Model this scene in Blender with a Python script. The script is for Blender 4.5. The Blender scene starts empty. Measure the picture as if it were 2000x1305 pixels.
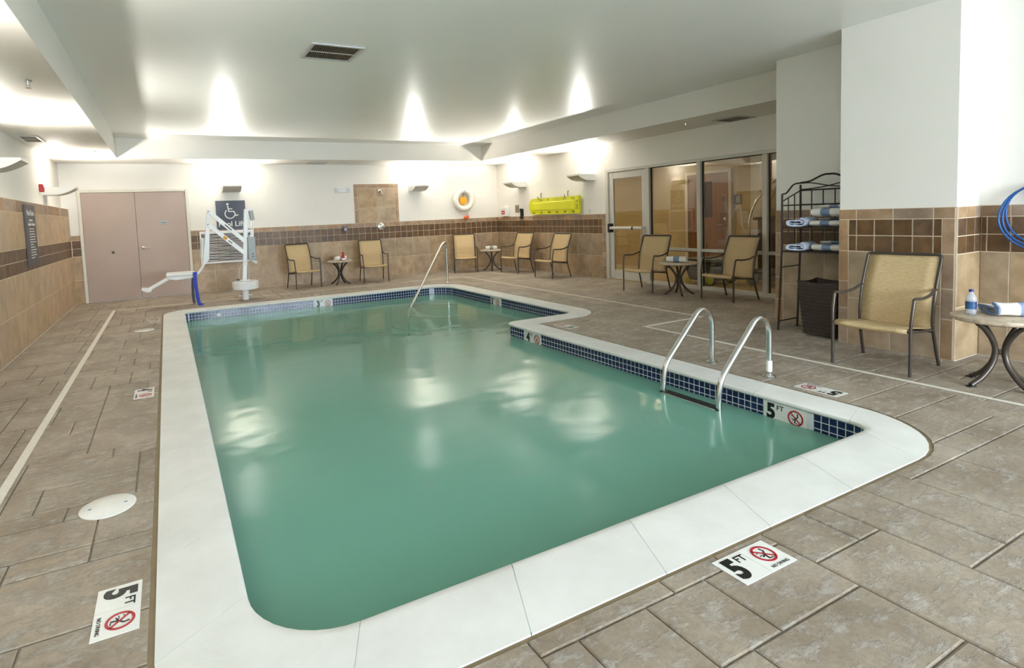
import bpy, bmesh, math, random
from mathutils import Vector, Matrix

R = math.radians
rnd = random.Random(7)
SC = bpy.context.scene
COL = SC.collection

# ------------------------------------------------------------------ camera
W, H = 2000, 1305
F, CX, CY = 1084.575, 870.53, 496.25
YAW, PITCH, ROLL, CAMZ = .4641, .0698, -.0410, 1.422
def make_camera():
    fw = Vector((math.sin(YAW), math.cos(YAW), 0)); rt = Vector((math.cos(YAW), -math.sin(YAW), 0)); up = Vector((0, 0, 1))
    f2 = fw * math.cos(PITCH) - up * math.sin(PITCH); u2 = up * math.cos(PITCH) + fw * math.sin(PITCH)
    r3 = rt * math.cos(ROLL) + u2 * math.sin(ROLL); u3 = u2 * math.cos(ROLL) - rt * math.sin(ROLL)
    cd = bpy.data.cameras.new('camera'); co = bpy.data.objects.new('camera', cd); COL.objects.link(co)
    m = Matrix((( r3.x, u3.x, -f2.x, 0), (r3.y, u3.y, -f2.y, 0), (r3.z, u3.z, -f2.z, CAMZ), (0, 0, 0, 1)))
    co.matrix_world = m
    cd.sensor_fit = 'HORIZONTAL'; cd.sensor_width = 36; cd.lens = F / W * 36
    cd.shift_x = (W / 2 - CX) / W; cd.shift_y = (CY - H / 2) / W
    cd.clip_start = .02; cd.clip_end = 200
    SC.camera = co
make_camera()

# ------------------------------------------------------------------ light of the place, exposure
SC.view_settings.view_transform = 'Standard'; SC.view_settings.look = 'None'
SC.view_settings.gamma = 1; SC.view_settings.use_curve_mapping = False
SC.view_settings.exposure = 1.0
SCONCE_W = 25.5
WINDOW_W = 152.0
CORRIDOR_W = 4.5
wd = bpy.data.worlds.new('daylight'); SC.world = wd; wd.use_nodes = True
wd.node_tree.nodes['Background'].inputs[0].default_value = (.84, .91, 1, 1)
wd.node_tree.nodes['Background'].inputs[1].default_value = 0.9
def area(name, loc, rot, sx, sy, power, color):
    l = bpy.data.lights.new(name, 'AREA'); l.shape = 'RECTANGLE'; l.size = sx; l.size_y = sy; l.energy = power; l.color = color
    o = bpy.data.objects.new(name, l); COL.objects.link(o); o.location = loc; o.rotation_euler = rot
    return o
# daylight coming in through the three windows in the wall behind the camera
for wx in (2.0, 3.8, 5.5):
    area('window_daylight', (wx, -5.93, 1.75), (R(90), 0, 0), 1.5, 1.9, WINDOW_W, (.77, .89, 1))
try:
    SC.cycles.max_bounces = 8; SC.cycles.diffuse_bounces = 5; SC.cycles.glossy_bounces = 4; SC.cycles.transparent_max_bounces = 12
    SC.cycles.caustics_reflective = False; SC.cycles.caustics_refractive = False; SC.cycles.sample_clamp_indirect = 6
    SC.cycles.use_denoising = True
except Exception:
    pass

# ------------------------------------------------------------------ materials
def lin(c):
    return tuple(((v / 255) / 12.92 if v / 255 <= .04045 else (((v / 255) + .055) / 1.055) ** 2.4) for v in c)
class NT:
    def __init__(s, name):
        s.m = bpy.data.materials.new(name); s.m.use_nodes = True; s.t = s.m.node_tree; s.t.nodes.clear()
    def n(s, typ, **k):
        nd = s.t.nodes.new(typ)
        for a, b in k.items():
            if a.startswith('i_'): nd.inputs[a[2:].replace('_', ' ')].default_value = b
            else: setattr(nd, a, b)
        return nd
    def l(s, a, b): s.t.links.new(a, b)
def rgba(c): return (c[0], c[1], c[2], 1)
def pmat(name, c1, c2=None, scale=4, rough=.5, bump=0, bscale=60, rand=0, metal=0, stretch=None, spec=.5, detail=4, coat=0, space='obj', bdist=.004, hue=0):
    """procedural paint / stone / metal: noise-mixed colour, optional relief, optional per-object variation"""
    t = NT(name); out = t.n('ShaderNodeOutputMaterial'); b = t.n('ShaderNodeBsdfPrincipled'); t.l(b.outputs[0], out.inputs[0])
    b.inputs['Roughness'].default_value = rough; b.inputs['Metallic'].default_value = metal
    b.inputs['Specular IOR Level'].default_value = spec
    if coat: b.inputs['Coat Weight'].default_value = coat; b.inputs['Coat Roughness'].default_value = .08
    c1 = lin(c1); c2 = lin(c2) if c2 else c1
    if space == 'world': vec = t.n('ShaderNodeNewGeometry').outputs['Position']
    else: vec = t.n('ShaderNodeTexCoord').outputs['Object']
    oi = t.n('ShaderNodeObjectInfo')
    if space == 'obj' and rand:
        ad = t.n('ShaderNodeVectorMath', operation='ADD'); sc = t.n('ShaderNodeMath', operation='MULTIPLY'); sc.inputs[1].default_value = 37
        t.l(oi.outputs['Random'], sc.inputs[0]); t.l(vec, ad.inputs[0]); t.l(sc.outputs[0], ad.inputs[1]); vec = ad.outputs[0]
    mp = t.n('ShaderNodeMapping'); t.l(vec, mp.inputs[0])
    if stretch: mp.inputs['Scale'].default_value = stretch
    no = t.n('ShaderNodeTexNoise'); no.inputs['Scale'].default_value = scale; no.inputs['Detail'].default_value = detail; no.inputs['Roughness'].default_value = .6
    t.l(mp.outputs[0], no.inputs['Vector'])
    cr = t.n('ShaderNodeValToRGB'); cr.color_ramp.elements[0].position = .32; cr.color_ramp.elements[1].position = .68
    cr.color_ramp.elements[0].color = rgba(c1); cr.color_ramp.elements[1].color = rgba(c2)
    t.l(no.outputs[0], cr.inputs[0]); colr = cr.outputs[0]
    if rand:
        hs = t.n('ShaderNodeHueSaturation'); mr = t.n('ShaderNodeMapRange'); mr.inputs['To Min'].default_value = 1 - rand; mr.inputs['To Max'].default_value = 1 + rand
        t.l(oi.outputs['Random'], mr.inputs[0]); t.l(mr.outputs[0], hs.inputs['Value']); t.l(colr, hs.inputs['Color']); colr = hs.outputs[0]
        if hue:
            m2 = t.n('ShaderNodeMath', operation='MULTIPLY'); m2.inputs[1].default_value = 7.31
            fr = t.n('ShaderNodeMath', operation='FRACT'); t.l(oi.outputs['Random'], m2.inputs[0]); t.l(m2.outputs[0], fr.inputs[0])
            m3 = t.n('ShaderNodeMapRange'); m3.inputs['To Min'].default_value = 1 - hue; m3.inputs['To Max'].default_value = 1 + hue
            t.l(fr.outputs[0], m3.inputs[0]); t.l(m3.outputs[0], hs.inputs['Saturation'])
    t.l(colr, b.inputs['Base Color'])
    if bump:
        n2 = t.n('ShaderNodeTexNoise'); n2.inputs['Scale'].default_value = bscale; n2.inputs['Detail'].default_value = 5
        t.l(mp.outputs[0], n2.inputs['Vector'])
        bp = t.n('ShaderNodeBump'); bp.inputs['Strength'].default_value = bump; bp.inputs['Distance'].default_value = bdist
        t.l(n2.outputs[0], bp.inputs['Height']); t.l(bp.outputs[0], b.inputs['Normal'])
    return t.m
def emat(name, color, strength):
    t = NT(name); out = t.n('ShaderNodeOutputMaterial'); e = t.n('ShaderNodeEmission'); e.inputs[0].default_value = rgba(color); e.inputs[1].default_value = strength
    t.l(e.outputs[0], out.inputs[0]); return t.m
def thin_fresnel(t, ior):
    # the panes do not bend rays, so both faces reflect alike
    fr = t.n('ShaderNodeFresnel'); ge = t.n('ShaderNodeNewGeometry'); mr = t.n('ShaderNodeMapRange'); mr.inputs['To Min'].default_value = ior; mr.inputs['To Max'].default_value = 1 / ior
    t.l(ge.outputs['Backfacing'], mr.inputs[0]); t.l(mr.outputs[0], fr.inputs[0]); return fr
def glassmat(name, tint=(.86, .86, .82), rough=0.0, ior=1.5, boost=0.0):
    t = NT(name); out = t.n('ShaderNodeOutputMaterial'); tr = t.n('ShaderNodeBsdfTransparent'); tr.inputs[0].default_value = rgba(tint)
    g = t.n('ShaderNodeBsdfGlossy'); g.inputs['Roughness'].default_value = rough; fr = thin_fresnel(t, ior)
    ad = t.n('ShaderNodeMath', operation='ADD'); ad.use_clamp = True; ad.inputs[1].default_value = boost; t.l(fr.outputs[0], ad.inputs[0])
    mx = t.n('ShaderNodeMixShader'); t.l(ad.outputs[0], mx.inputs[0]); t.l(tr.outputs[0], mx.inputs[1]); t.l(g.outputs[0], mx.inputs[2]); t.l(mx.outputs[0], out.inputs[0]); return t.m
M = {}
M['paint'] = pmat('wall_paint', (236, 233, 226), (239, 236, 230), 1.5, .6, .05, 220)
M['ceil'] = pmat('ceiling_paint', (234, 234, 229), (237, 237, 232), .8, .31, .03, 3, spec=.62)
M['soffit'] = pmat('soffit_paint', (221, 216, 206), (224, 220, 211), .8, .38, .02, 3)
M['grout'] = pmat('tile_grout', (214, 196, 170), (224, 208, 184), 20, .9)
M['tile'] = pmat('stone_tile', (150, 128, 101), (184, 162, 133), 5, .45, .06, 40, rand=.10, hue=.12)
M['tileL'] = pmat('stone_tile_plank', (170, 144, 114), (198, 171, 138), 5, .45, .06, 40, rand=.07, hue=.08)
M['mosaic'] = pmat('brown_tile', (84, 60, 37), (114, 86, 58), 9, .42, .06, 60, rand=.16, hue=.12)
M['border'] = pmat('border_tile', (140, 113, 88), (176, 148, 120), 6, .45, .06, 50, rand=.16, hue=.2)
def deck_mat():
    t = NT('stamped_concrete'); out = t.n('ShaderNodeOutputMaterial'); b = t.n('ShaderNodeBsdfPrincipled'); t.l(b.outputs[0], out.inputs[0])
    b.inputs['Roughness'].default_value = .58; b.inputs['Specular IOR Level'].default_value = .45
    pos = t.n('ShaderNodeNewGeometry').outputs['Position']; oi = t.n('ShaderNodeObjectInfo')
    n1 = t.n('ShaderNodeTexNoise'); n1.inputs['Scale'].default_value = 2.2; n1.inputs['Detail'].default_value = 7; n1.inputs['Roughness'].default_value = .68; t.l(pos, n1.inputs['Vector'])
    cr = t.n('ShaderNodeValToRGB'); e = cr.color_ramp.elements; e[0].position = .34; e[1].position = .7
    e[0].color = rgba(lin((134, 120, 103))); e[1].color = rgba(lin((172, 160, 145))); t.l(n1.outputs[0], cr.inputs[0])
    # worn, lighter sealer in blotches
    mp = t.n('ShaderNodeMapping'); mp.inputs['Scale'].default_value = (1, 1.7, 1); t.l(pos, mp.inputs[0])
    n2 = t.n('ShaderNodeTexNoise'); n2.inputs['Scale'].default_value = 9; n2.inputs['Detail'].default_value = 8; n2.inputs['Roughness'].default_value = .72; t.l(mp.outputs[0], n2.inputs['Vector'])
    c2 = t.n('ShaderNodeValToRGB'); c2.color_ramp.elements[0].position = .50; c2.color_ramp.elements[1].position = .66
    t.l(n2.outputs[0], c2.inputs[0])
    f = t.n('ShaderNodeMath', operation='MULTIPLY'); f.inputs[1].default_value = .68; t.l(c2.outputs[0], f.inputs[0])
    mx = t.n('ShaderNodeMixRGB'); mx.inputs[2].default_value = rgba(lin((196, 190, 181))); t.l(f.outputs[0], mx.inputs[0]); t.l(cr.outputs[0], mx.inputs[1])
    hs = t.n('ShaderNodeHueSaturation'); mr = t.n('ShaderNodeMapRange'); mr.inputs['To Min'].default_value = .93; mr.inputs['To Max'].default_value = 1.06
    t.l(oi.outputs['Random'], mr.inputs[0]); t.l(mr.outputs[0], hs.inputs['Value']); t.l(mx.outputs[0], hs.inputs['Color'])
    n3 = t.n('ShaderNodeTexNoise'); n3.inputs['Scale'].default_value = 48; n3.inputs['Detail'].default_value = 8; n3.inputs['Roughness'].default_value = .65; t.l(pos, n3.inputs['Vector'])
    gr = t.n('ShaderNodeMapRange'); gr.inputs['From Min'].default_value = .33; gr.inputs['From Max'].default_value = .67; gr.inputs['To Min'].default_value = .86; gr.inputs['To Max'].default_value = 1.13; t.l(n3.outputs[0], gr.inputs[0])
    h2 = t.n('ShaderNodeHueSaturation'); t.l(gr.outputs[0], h2.inputs['Value']); t.l(hs.outputs[0], h2.inputs['Color']); t.l(h2.outputs[0], b.inputs['Base Color'])
    ad = t.n('ShaderNodeMath', operation='MULTIPLY'); t.l(n3.outputs[0], ad.inputs[0]); t.l(c2.outputs[0], ad.inputs[1])
    a2 = t.n('ShaderNodeMath', operation='MULTIPLY_ADD'); a2.inputs[1].default_value = 1.2; t.l(ad.outputs[0], a2.inputs[0]); t.l(n1.outputs[0], a2.inputs[2])
    bp = t.n('ShaderNodeBump'); bp.inputs['Strength'].default_value = .8; bp.inputs['Distance'].default_value = .009; t.l(a2.outputs[0], bp.inputs['Height']); t.l(bp.outputs[0], b.inputs['Normal'])
    return t.m
M['deck'] = deck_mat()
M['joint'] = pmat('deck_joint', (134, 124, 111), (168, 159, 147), 12, .85, .3, 80, space='world')
M['coping'] = pmat('coping_stone', (218, 218, 214), (230, 230, 227), 3, .6, .35, 70, rand=.02, space='world', bdist=.003)
M['sealant'] = pmat('sealant', (128, 112, 86), (140, 124, 97), 10, .8, .2, 60, space='world')
M['plaster'] = pmat('pool_plaster', (176, 214, 198), (190, 222, 208), 2, .8, space='world')
M['bluetile'] = pmat('blue_tile', (16, 28, 66), (28, 44, 88), 30, .12, rand=.2)
M['whitetile'] = pmat('white_tile', (228, 228, 224), (234, 234, 230), 10, .25)
M['bluegrout'] = pmat('pool_grout', (214, 220, 224), (222, 228, 232), 20, .8)
M['black'] = pmat('black_print', (16, 16, 16), None, 10, .4)
M['red'] = pmat('red_print', (172, 32, 44), None, 10, .4)
M['line'] = pmat('line_paint', (222, 216, 204), (234, 230, 220), 30, .7, .1, 90, space='world')
M['white'] = pmat('white_enamel', (232, 232, 232), (238, 238, 238), 5, .32)
M['offwhite'] = pmat('off_white_frame', (214, 208, 196), (220, 215, 204), 5, .4)
M['alu'] = pmat('white_aluminium', (206, 202, 192), (212, 208, 198), 4, .35)
M['door'] = pmat('taupe_door_paint', (168, 149, 138), (173, 154, 143), 2, .42)
M['bronze'] = pmat('bronze_tube', (74, 66, 60), (84, 76, 69), 12, .32, metal=.45)
M['iron'] = pmat('black_iron', (44, 36, 32), (56, 47, 42), 20, .45, metal=.3)
M['sling'] = pmat('sling_mesh', (182, 154, 110), (211, 188, 146), 1, .75, .5, 3, stretch=(30, 260, 260), bdist=.002, rand=.03)
M['tabletop'] = pmat('stone_tabletop', (170, 152, 128), (206, 192, 172), 24, .5, .15, 80)
M['steel'] = pmat('brushed_steel', (206, 206, 204), (216, 216, 214), 8, .22, metal=1)
M['chrome'] = pmat('chrome', (226, 226, 226), None, 5, .08, metal=1)
M['blackstep'] = pmat('black_rubber', (22, 22, 22), (32, 32, 32), 30, .6)
M['navy'] = pmat('charcoal_blue_panel', (72, 77, 92), (78, 84, 99), 3, .5)
M['rules'] = pmat('dark_rules_panel', (84, 79, 82), (90, 86, 90), 3, .5)
M['signwhite'] = pmat('sign_white', (236, 236, 232), None, 5, .5)
M['sconce'] = pmat('sconce_side', (226, 226, 222), None, 5, .45)
M['sconceU'] = pmat('sconce_metal', (198, 194, 186), (204, 200, 193), 5, .4)
M['lamp'] = emat('lamp_tube', (1, .86, .62), 18)
M['blue'] = pmat('blue_webbing', (26, 52, 172), (34, 62, 186), 20, .6)
M['hose'] = pmat('blue_hose', (34, 84, 148), (44, 96, 160), 20, .4)
M['grey'] = pmat('grey_plastic', (160, 166, 166), (170, 176, 176), 6, .45)
M['silver'] = pmat('slat_aluminium', (190, 188, 190), (198, 196, 198), 6, .3, metal=.25)
M['dark'] = pmat('dark_recess', (34, 32, 30), None, 5, .8)
M['yellow'] = pmat('yellow_board', (214, 214, 8), (222, 222, 18), 4, .35)
M['amber'] = pmat('amber_bag', (226, 158, 24), (234, 170, 40), 12, .6)
M['orange'] = pmat('orange_float', (224, 86, 30), None, 8, .4)
M['ring'] = pmat('ring_white', (234, 232, 226), (238, 236, 230), 6, .5)
M['rope'] = pmat('rope', (216, 206, 188), (226, 218, 200), 60, .8)
M['redbox'] = pmat('alarm_red', (176, 40, 48), None, 6, .4)
M['plate'] = pmat('taupe_plate', (146, 130, 106), (152, 136, 112), 6, .4)
M['purple'] = pmat('smoky_plastic', (112, 100, 112), (126, 112, 124), 8, .3)
M['wicker'] = pmat('brown_wicker', (58, 48, 42), (76, 64, 57), 46, .7, .5, 60, bdist=.004)
M['wood'] = pmat('wood_door', (120, 80, 46), (140, 96, 58), 3, .45, stretch=(6, 6, .6))
M['ywall'] = pmat('ochre_wall', (190, 170, 124), (196, 177, 131), 2, .6)
M['granite'] = pmat('dark_granite', (52, 46, 42), (74, 66, 60), 60, .3)
M['cfloor'] = pmat('corridor_tile', (180, 160, 118), (196, 178, 138), 3, .35, space='world')
M['lime'] = pmat('lime_wheel', (196, 200, 24), None, 6, .4)
M['glass'] = glassmat('window_glass', (.93, .90, .82), 0, 1.5, .05)
M['sky'] = glassmat('clear_pane', (.97, .98, .98), 0, 1.45)
M['cap'] = pmat('blue_cap', (44, 52, 130), None, 6, .35)
M['label'] = pmat('blue_label', (28, 48, 110), (58, 112, 150), 14, .35)
M['sauce'] = pmat('red_bottle', (176, 24, 34), None, 6, .2)
M['added_bulb'] = emat('added_panel_light', (1, .9, .72), 2.5)  # glow of the light panels added in the corridor
def bottle_mat():
    t = NT('clear_plastic'); out = t.n('ShaderNodeOutputMaterial'); tr = t.n('ShaderNodeBsdfTransparent'); tr.inputs[0].default_value = (.9, .92, .96, 1)
    g = t.n('ShaderNodeBsdfGlossy'); g.inputs['Roughness'].default_value = .12; d = t.n('ShaderNodeBsdfDiffuse'); d.inputs[0].default_value = (.72, .75, .82, 1)
    m1 = t.n('ShaderNodeMixShader'); m1.inputs[0].default_value = .38; t.l(tr.outputs[0], m1.inputs[1]); t.l(d.outputs[0], m1.inputs[2])
    lw = thin_fresnel(t, 1.45)
    m2 = t.n('ShaderNodeMixShader'); t.l(lw.outputs[0], m2.inputs[0]); t.l(m1.outputs[0], m2.inputs[1]); t.l(g.outputs[0], m2.inputs[2]); t.l(m2.outputs[0], out.inputs[0]); return t.m
M['clear'] = bottle_mat()
def stripe_mat(name, axis, freq, phase, duty=.42, band=(132, 150, 180)):
    t = NT(name); out = t.n('ShaderNodeOutputMaterial'); b = t.n('ShaderNodeBsdfPrincipled'); t.l(b.outputs[0], out.inputs[0]); b.inputs['Roughness'].default_value = .95; b.inputs['Specular IOR Level'].default_value = .1
    tc = t.n('ShaderNodeTexCoord'); sx = t.n('ShaderNodeSeparateXYZ'); t.l(tc.outputs['Object'], sx.inputs[0])
    ma = t.n('ShaderNodeMath', operation='MULTIPLY_ADD'); ma.inputs[1].default_value = freq; ma.inputs[2].default_value = phase; t.l(sx.outputs[axis], ma.inputs[0])
    fr = t.n('ShaderNodeMath', operation='FRACT'); t.l(ma.outputs[0], fr.inputs[0])
    lt = t.n('ShaderNodeMath', operation='LESS_THAN'); lt.inputs[1].default_value = duty; t.l(fr.outputs[0], lt.inputs[0])
    mx = t.n('ShaderNodeMixRGB'); mx.inputs[1].default_value = rgba(lin((236, 232, 226))); mx.inputs[2].default_value = rgba(lin(band)); t.l(lt.outputs[0], mx.inputs[0]); t.l(mx.outputs[0], b.inputs['Base Color'])
    n2 = t.n('ShaderNodeTexNoise'); n2.inputs['Scale'].default_value = 160; t.l(tc.outputs['Object'], n2.inputs['Vector'])
    bp = t.n('ShaderNodeBump'); bp.inputs['Strength'].default_value = .5; bp.inputs['Distance'].default_value = .004; t.l(n2.outputs[0], bp.inputs['Height']); t.l(bp.outputs[0], b.inputs['Normal'])
    return t.m
M['towelX'] = stripe_mat('striped_terry', 0, 4.7, .21)
M['towelP'] = pmat('pale_blue_terry', (190, 200, 222), (206, 214, 232), 20, .95, .5, 160)
M['towelG'] = stripe_mat('grey_striped_terry', 0, 3.4, .15, .30, (150, 150, 152))
def water_mat(top):
    t = NT('pool_water' if top else 'pool_water_body'); out = t.n('ShaderNodeOutputMaterial')
    tr = t.n('ShaderNodeBsdfTransparent'); tr.inputs[0].default_value = (.93, .99, .97, 1)
    va = t.n('ShaderNodeVolumeAbsorption'); va.inputs[0].default_value = (.30, .80, .66, 1); va.inputs[1].default_value = .7; t.l(va.outputs[0], out.inputs['Volume'])
    if not top:
        tr.inputs[0].default_value = (1, 1, 1, 1); t.l(tr.outputs[0], out.inputs[0]); return t.m
    d = t.n('ShaderNodeBsdfDiffuse'); d.inputs[0].default_value = (.30, .665, .54, 1)
    m1 = t.n('ShaderNodeMixShader'); m1.inputs[0].default_value = .52; t.l(tr.outputs[0], m1.inputs[1]); t.l(d.outputs[0], m1.inputs[2])
    g = t.n('ShaderNodeBsdfGlossy'); g.inputs['Roughness'].default_value = .105
    pos = t.n('ShaderNodeNewGeometry').outputs['Position']; mp = t.n('ShaderNodeMapping'); mp.inputs['Scale'].default_value = (1, 1.5, 1); t.l(pos, mp.inputs[0])
    n1 = t.n('ShaderNodeTexNoise'); n1.inputs['Scale'].default_value = 2.0; n1.inputs['Detail'].default_value = 1.5; t.l(mp.outputs[0], n1.inputs['Vector'])
    bp = t.n('ShaderNodeBump'); bp.inputs['Strength'].default_value = .075; bp.inputs['Distance'].default_value = .08; t.l(n1.outputs[0], bp.inputs['Height'])
    t.l(bp.outputs[0], g.inputs['Normal'])
    fr = thin_fresnel(t, 1.33); t.l(bp.outputs[0], fr.inputs['Normal'])
    m2 = t.n('ShaderNodeMixShader'); t.l(fr.outputs[0], m2.inputs[0]); t.l(m1.outputs[0], m2.inputs[1]); t.l(g.outputs[0], m2.inputs[2]); t.l(m2.outputs[0], out.inputs[0])
    return t.m
M['water'] = water_mat(True); M['waterbody'] = water_mat(False)

# ------------------------------------------------------------------ mesh helpers
class MB:
    def __init__(s): s.v = []; s.f = []
    def add(s, vs, fs):
        o = len(s.v); s.v += [Vector(p) for p in vs]; s.f += [[i + o for i in f] for f in fs]; return s
    def box(s, c, d, m=None):
        x, y, z = d[0] / 2, d[1] / 2, d[2] / 2
        vs = [Vector((a * x, b * y, e * z)) for a in (-1, 1) for b in (-1, 1) for e in (-1, 1)]
        if m: vs = [m @ p for p in vs]
        vs = [p + Vector(c) for p in vs]
        return s.add(vs, [(0, 1, 3, 2), (4, 6, 7, 5), (0, 4, 5, 1), (2, 3, 7, 6), (0, 2, 6, 4), (1, 5, 7, 3)])
    def bb(s, x0, x1, y0, y1, z0, z1): return s.box(((x0 + x1) / 2, (y0 + y1) / 2, (z0 + z1) / 2), (x1 - x0, y1 - y0, z1 - z0))
    def beam(s, a, b, w, h, up=(0, 0, 1)):
        a, b = Vector(a), Vector(b); d = (b - a); L = d.length; d.normalize(); u = Vector(up)
        if abs(d.dot(u)) > .98: u = Vector((0, 1, 0))
        sd = d.cross(u).normalized(); u = sd.cross(d)
        m = Matrix((d, sd, u)).transposed()
        return s.box((a + b) / 2, (L, w, h), m)
    def tube(s, pts, r, seg=10, closed=False, caps=True, flat=1.0, upv=None):
        pts = [Vector(p) for p in pts]; n = len(pts); rings = []
        tan = []
        for i in range(n):
            a = pts[(i - 1) % n] if (closed or i > 0) else pts[i]; b = pts[(i + 1) % n] if (closed or i < n - 1) else pts[i]
            tan.append((b - a).normalized())
        ref = Vector(upv) if upv else (Vector((0, 0, 1)) if abs(tan[0].z) < .9 else Vector((1, 0, 0)))
        nrm = (ref - tan[0] * ref.dot(tan[0])).normalized(); vs = []
        for i in range(n):
            nrm = (nrm - tan[i] * nrm.dot(tan[i])).normalized(); bi = tan[i].cross(nrm)
            rr = r[i] if isinstance(r, (list, tuple)) else r
            for k in range(seg):
                a = 2 * math.pi * k / seg; vs.append(pts[i] + nrm * math.cos(a) * rr * flat + bi * math.sin(a) * rr)
        fs = []
        for i in range(n if closed else n - 1):
            j = (i + 1) % n
            for k in range(seg):
                k2 = (k + 1) % seg; fs.append((i * seg + k, i * seg + k2, j * seg + k2, j * seg + k))
        if caps and not closed: fs.append(tuple(range(seg - 1, -1, -1))); fs.append(tuple((n - 1) * seg + k for k in range(seg)))
        return s.add(vs, fs)
    def lathe(s, prof, seg=24, c=(0, 0, 0), axis='z'):
        vs = []; fs = []; n = len(prof)
        for r, z in prof:
            for k in range(seg):
                a = 2 * math.pi * k / seg; p = (r * math.cos(a), r * math.sin(a), z)
                if axis == 'y': p = (p[0], -p[2], p[1])
                elif axis == 'x': p = (p[2], p[0], p[1])
                vs.append(Vector(p) + Vector(c))
        for i in range(n - 1):
            for k in range(seg):
                k2 = (k + 1) % seg; fs.append((i * seg + k, i * seg + k2, (i + 1) * seg + k2, (i + 1) * seg + k))
        fs.append(tuple(range(seg - 1, -1, -1))); fs.append(tuple((n - 1) * seg + k for k in range(seg)))
        return s.add(vs, fs)
    def prism(s, poly, lo, hi, f=lambda a, b, t: (a, b, t)):
        n = len(poly); vs = [f(a, b, lo) for a, b in poly] + [f(a, b, hi) for a, b in poly]
        fs = [tuple(range(n - 1, -1, -1)), tuple(range(n, 2 * n))] + [(i, (i + 1) % n, n + (i + 1) % n, n + i) for i in range(n)]
        return s.add(vs, fs)
    def strip(s, pts, w, z0=0, z1=.001, closed=False):
        """flat ribbon in the xy plane along 2d points"""
        P = [Vector((p[0], p[1])) for p in pts]; n = len(P); L = []; Rr = []
        for i in range(n):
            a = P[(i - 1) % n] if (closed or i > 0) else P[i]; b = P[(i + 1) % n] if (closed or i < n - 1) else P[i]
            t = (b - a).normalized(); nn = Vector((-t.y, t.x)) * w / 2; L.append(P[i] + nn); Rr.append(P[i] - nn)
        vs = [(p.x, p.y, z) for z in (z0, z1) for p in L + Rr]; fs = []; q = 2 * n
        for i in range(n if closed else n - 1):
            j = (i + 1) % n; fs += [(q + i, q + n + i, q + n + j, q + j), (i, j, n + j, n + i), (i, q + i, q + j, j), (n + i, n + j, q + n + j, q + n + i)]
        return s.add(vs, fs)
    def mesh(s, name, bevel=0, seg=1, smooth=None, fix=True):
        bm = bmesh.new(); vv = [bm.verts.new(p) for p in s.v]
        for f in s.f:
            try: bm.faces.new([vv[i] for i in f])
            except ValueError: pass
        if fix: bmesh.ops.recalc_face_normals(bm, faces=bm.faces)
        if bevel:
            bm.normal_update()
            es = [e for e in bm.edges if len(e.link_faces) == 2 and e.calc_face_angle(0) > R(35)]
            bmesh.ops.bevel(bm, geom=es, offset=bevel, segments=seg, profile=.5, affect='EDGES', clamp_overlap=True)
        me = bpy.data.meshes.new(name); bm.to_mesh(me); bm.free()
        if smooth is not None:
            me.shade_smooth(); me.set_sharp_from_angle(angle=R(smooth))
        return me
def inst(name, me, mat, parent=None, loc=(0, 0, 0), rot=(0, 0, 0)):
    if mat is not None and len(me.materials) == 0: me.materials.append(M[mat] if isinstance(mat, str) else mat)
    o = bpy.data.objects.new(name, me); COL.objects.link(o); o.parent = parent; o.location = loc; o.rotation_euler = rot
    return o
def obj(name, mb, mat, parent=None, loc=(0, 0, 0), rot=(0, 0, 0), bevel=0, seg=1, smooth=None, world=False):
    o = inst(name, mb.mesh(name, bevel, seg, smooth), mat, parent, loc, rot)
    if world and parent is not None: o.matrix_parent_inverse = Matrix.LocRotScale(parent.location, parent.rotation_euler, None).inverted()
    return o
def tag(o, label=None, cat=None, group=None, kind=None):
    if label: o['label'] = label
    if cat: o['category'] = cat
    if group: o['group'] = group
    if kind: o['kind'] = kind
    return o
def thing(name, label, cat, loc=(0, 0, 0), rz=0, group=None):
    o = bpy.data.objects.new(name, None); COL.objects.link(o); o.location = loc; o.rotation_euler = (0, 0, rz); o.empty_display_size = .1
    return tag(o, label, cat, group)
def copy_tree(o, parent=None):
    c = o.copy(); COL.objects.link(c); c.parent = parent
    for ch in list(o.children): copy_tree(ch, c)
    return c
def spline(pts, n=6):
    """Catmull-Rom through the points"""
    P = [Vector(p) for p in pts]; P = [P[0] * 2 - P[1]] + P + [P[-1] * 2 - P[-2]]; out = []
    for i in range(1, len(P) - 2):
        for k in range(n):
            t = k / n; a, b, c, d = P[i - 1], P[i], P[i + 1], P[i + 2]
            out.append(.5 * (2 * b + (c - a) * t + (2 * a - 5 * b + 4 * c - d) * t * t + (3 * b - a - 3 * c + d) * t ** 3))
    out.append(P[-2]); return out
def roundpath(pts, r, n=6):
    """polyline with its corners rounded"""
    P = [Vector(p) for p in pts]; out = [P[0]]
    for i in range(1, len(P) - 1):
        a = (P[i - 1] - P[i]); b = (P[i + 1] - P[i]); rr = r[i - 1] if isinstance(r, (list, tuple)) else r
        d = min(rr, a.length * .49, b.length * .49); s, e = P[i] + a.normalized() * d, P[i] + b.normalized() * d
        for k in range(n + 1):
            t = k / n; out.append(s * (1 - t) ** 2 + P[i] * 2 * t * (1 - t) + e * t * t)
    out.append(P[-1]); return out
def text_mesh(body, size, offset=0, extrude=.0006, align='CENTER', sx=1):
    cu = bpy.data.curves.new('text', 'FONT'); cu.body = body; cu.size = size; cu.offset = offset; cu.extrude = extrude; cu.align_x = align; cu.align_y = 'CENTER'; cu.resolution_u = 4
    o = bpy.data.objects.new('text', cu); COL.objects.link(o)
    dg = bpy.context.evaluated_depsgraph_get(); dg.update()
    me = bpy.data.meshes.new_from_object(o.evaluated_get(dg)); bpy.data.objects.remove(o); bpy.data.curves.remove(cu)
    me.materials.clear()
    if sx != 1:
        for v in me.vertices: v.co.x *= sx
    return me
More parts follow.
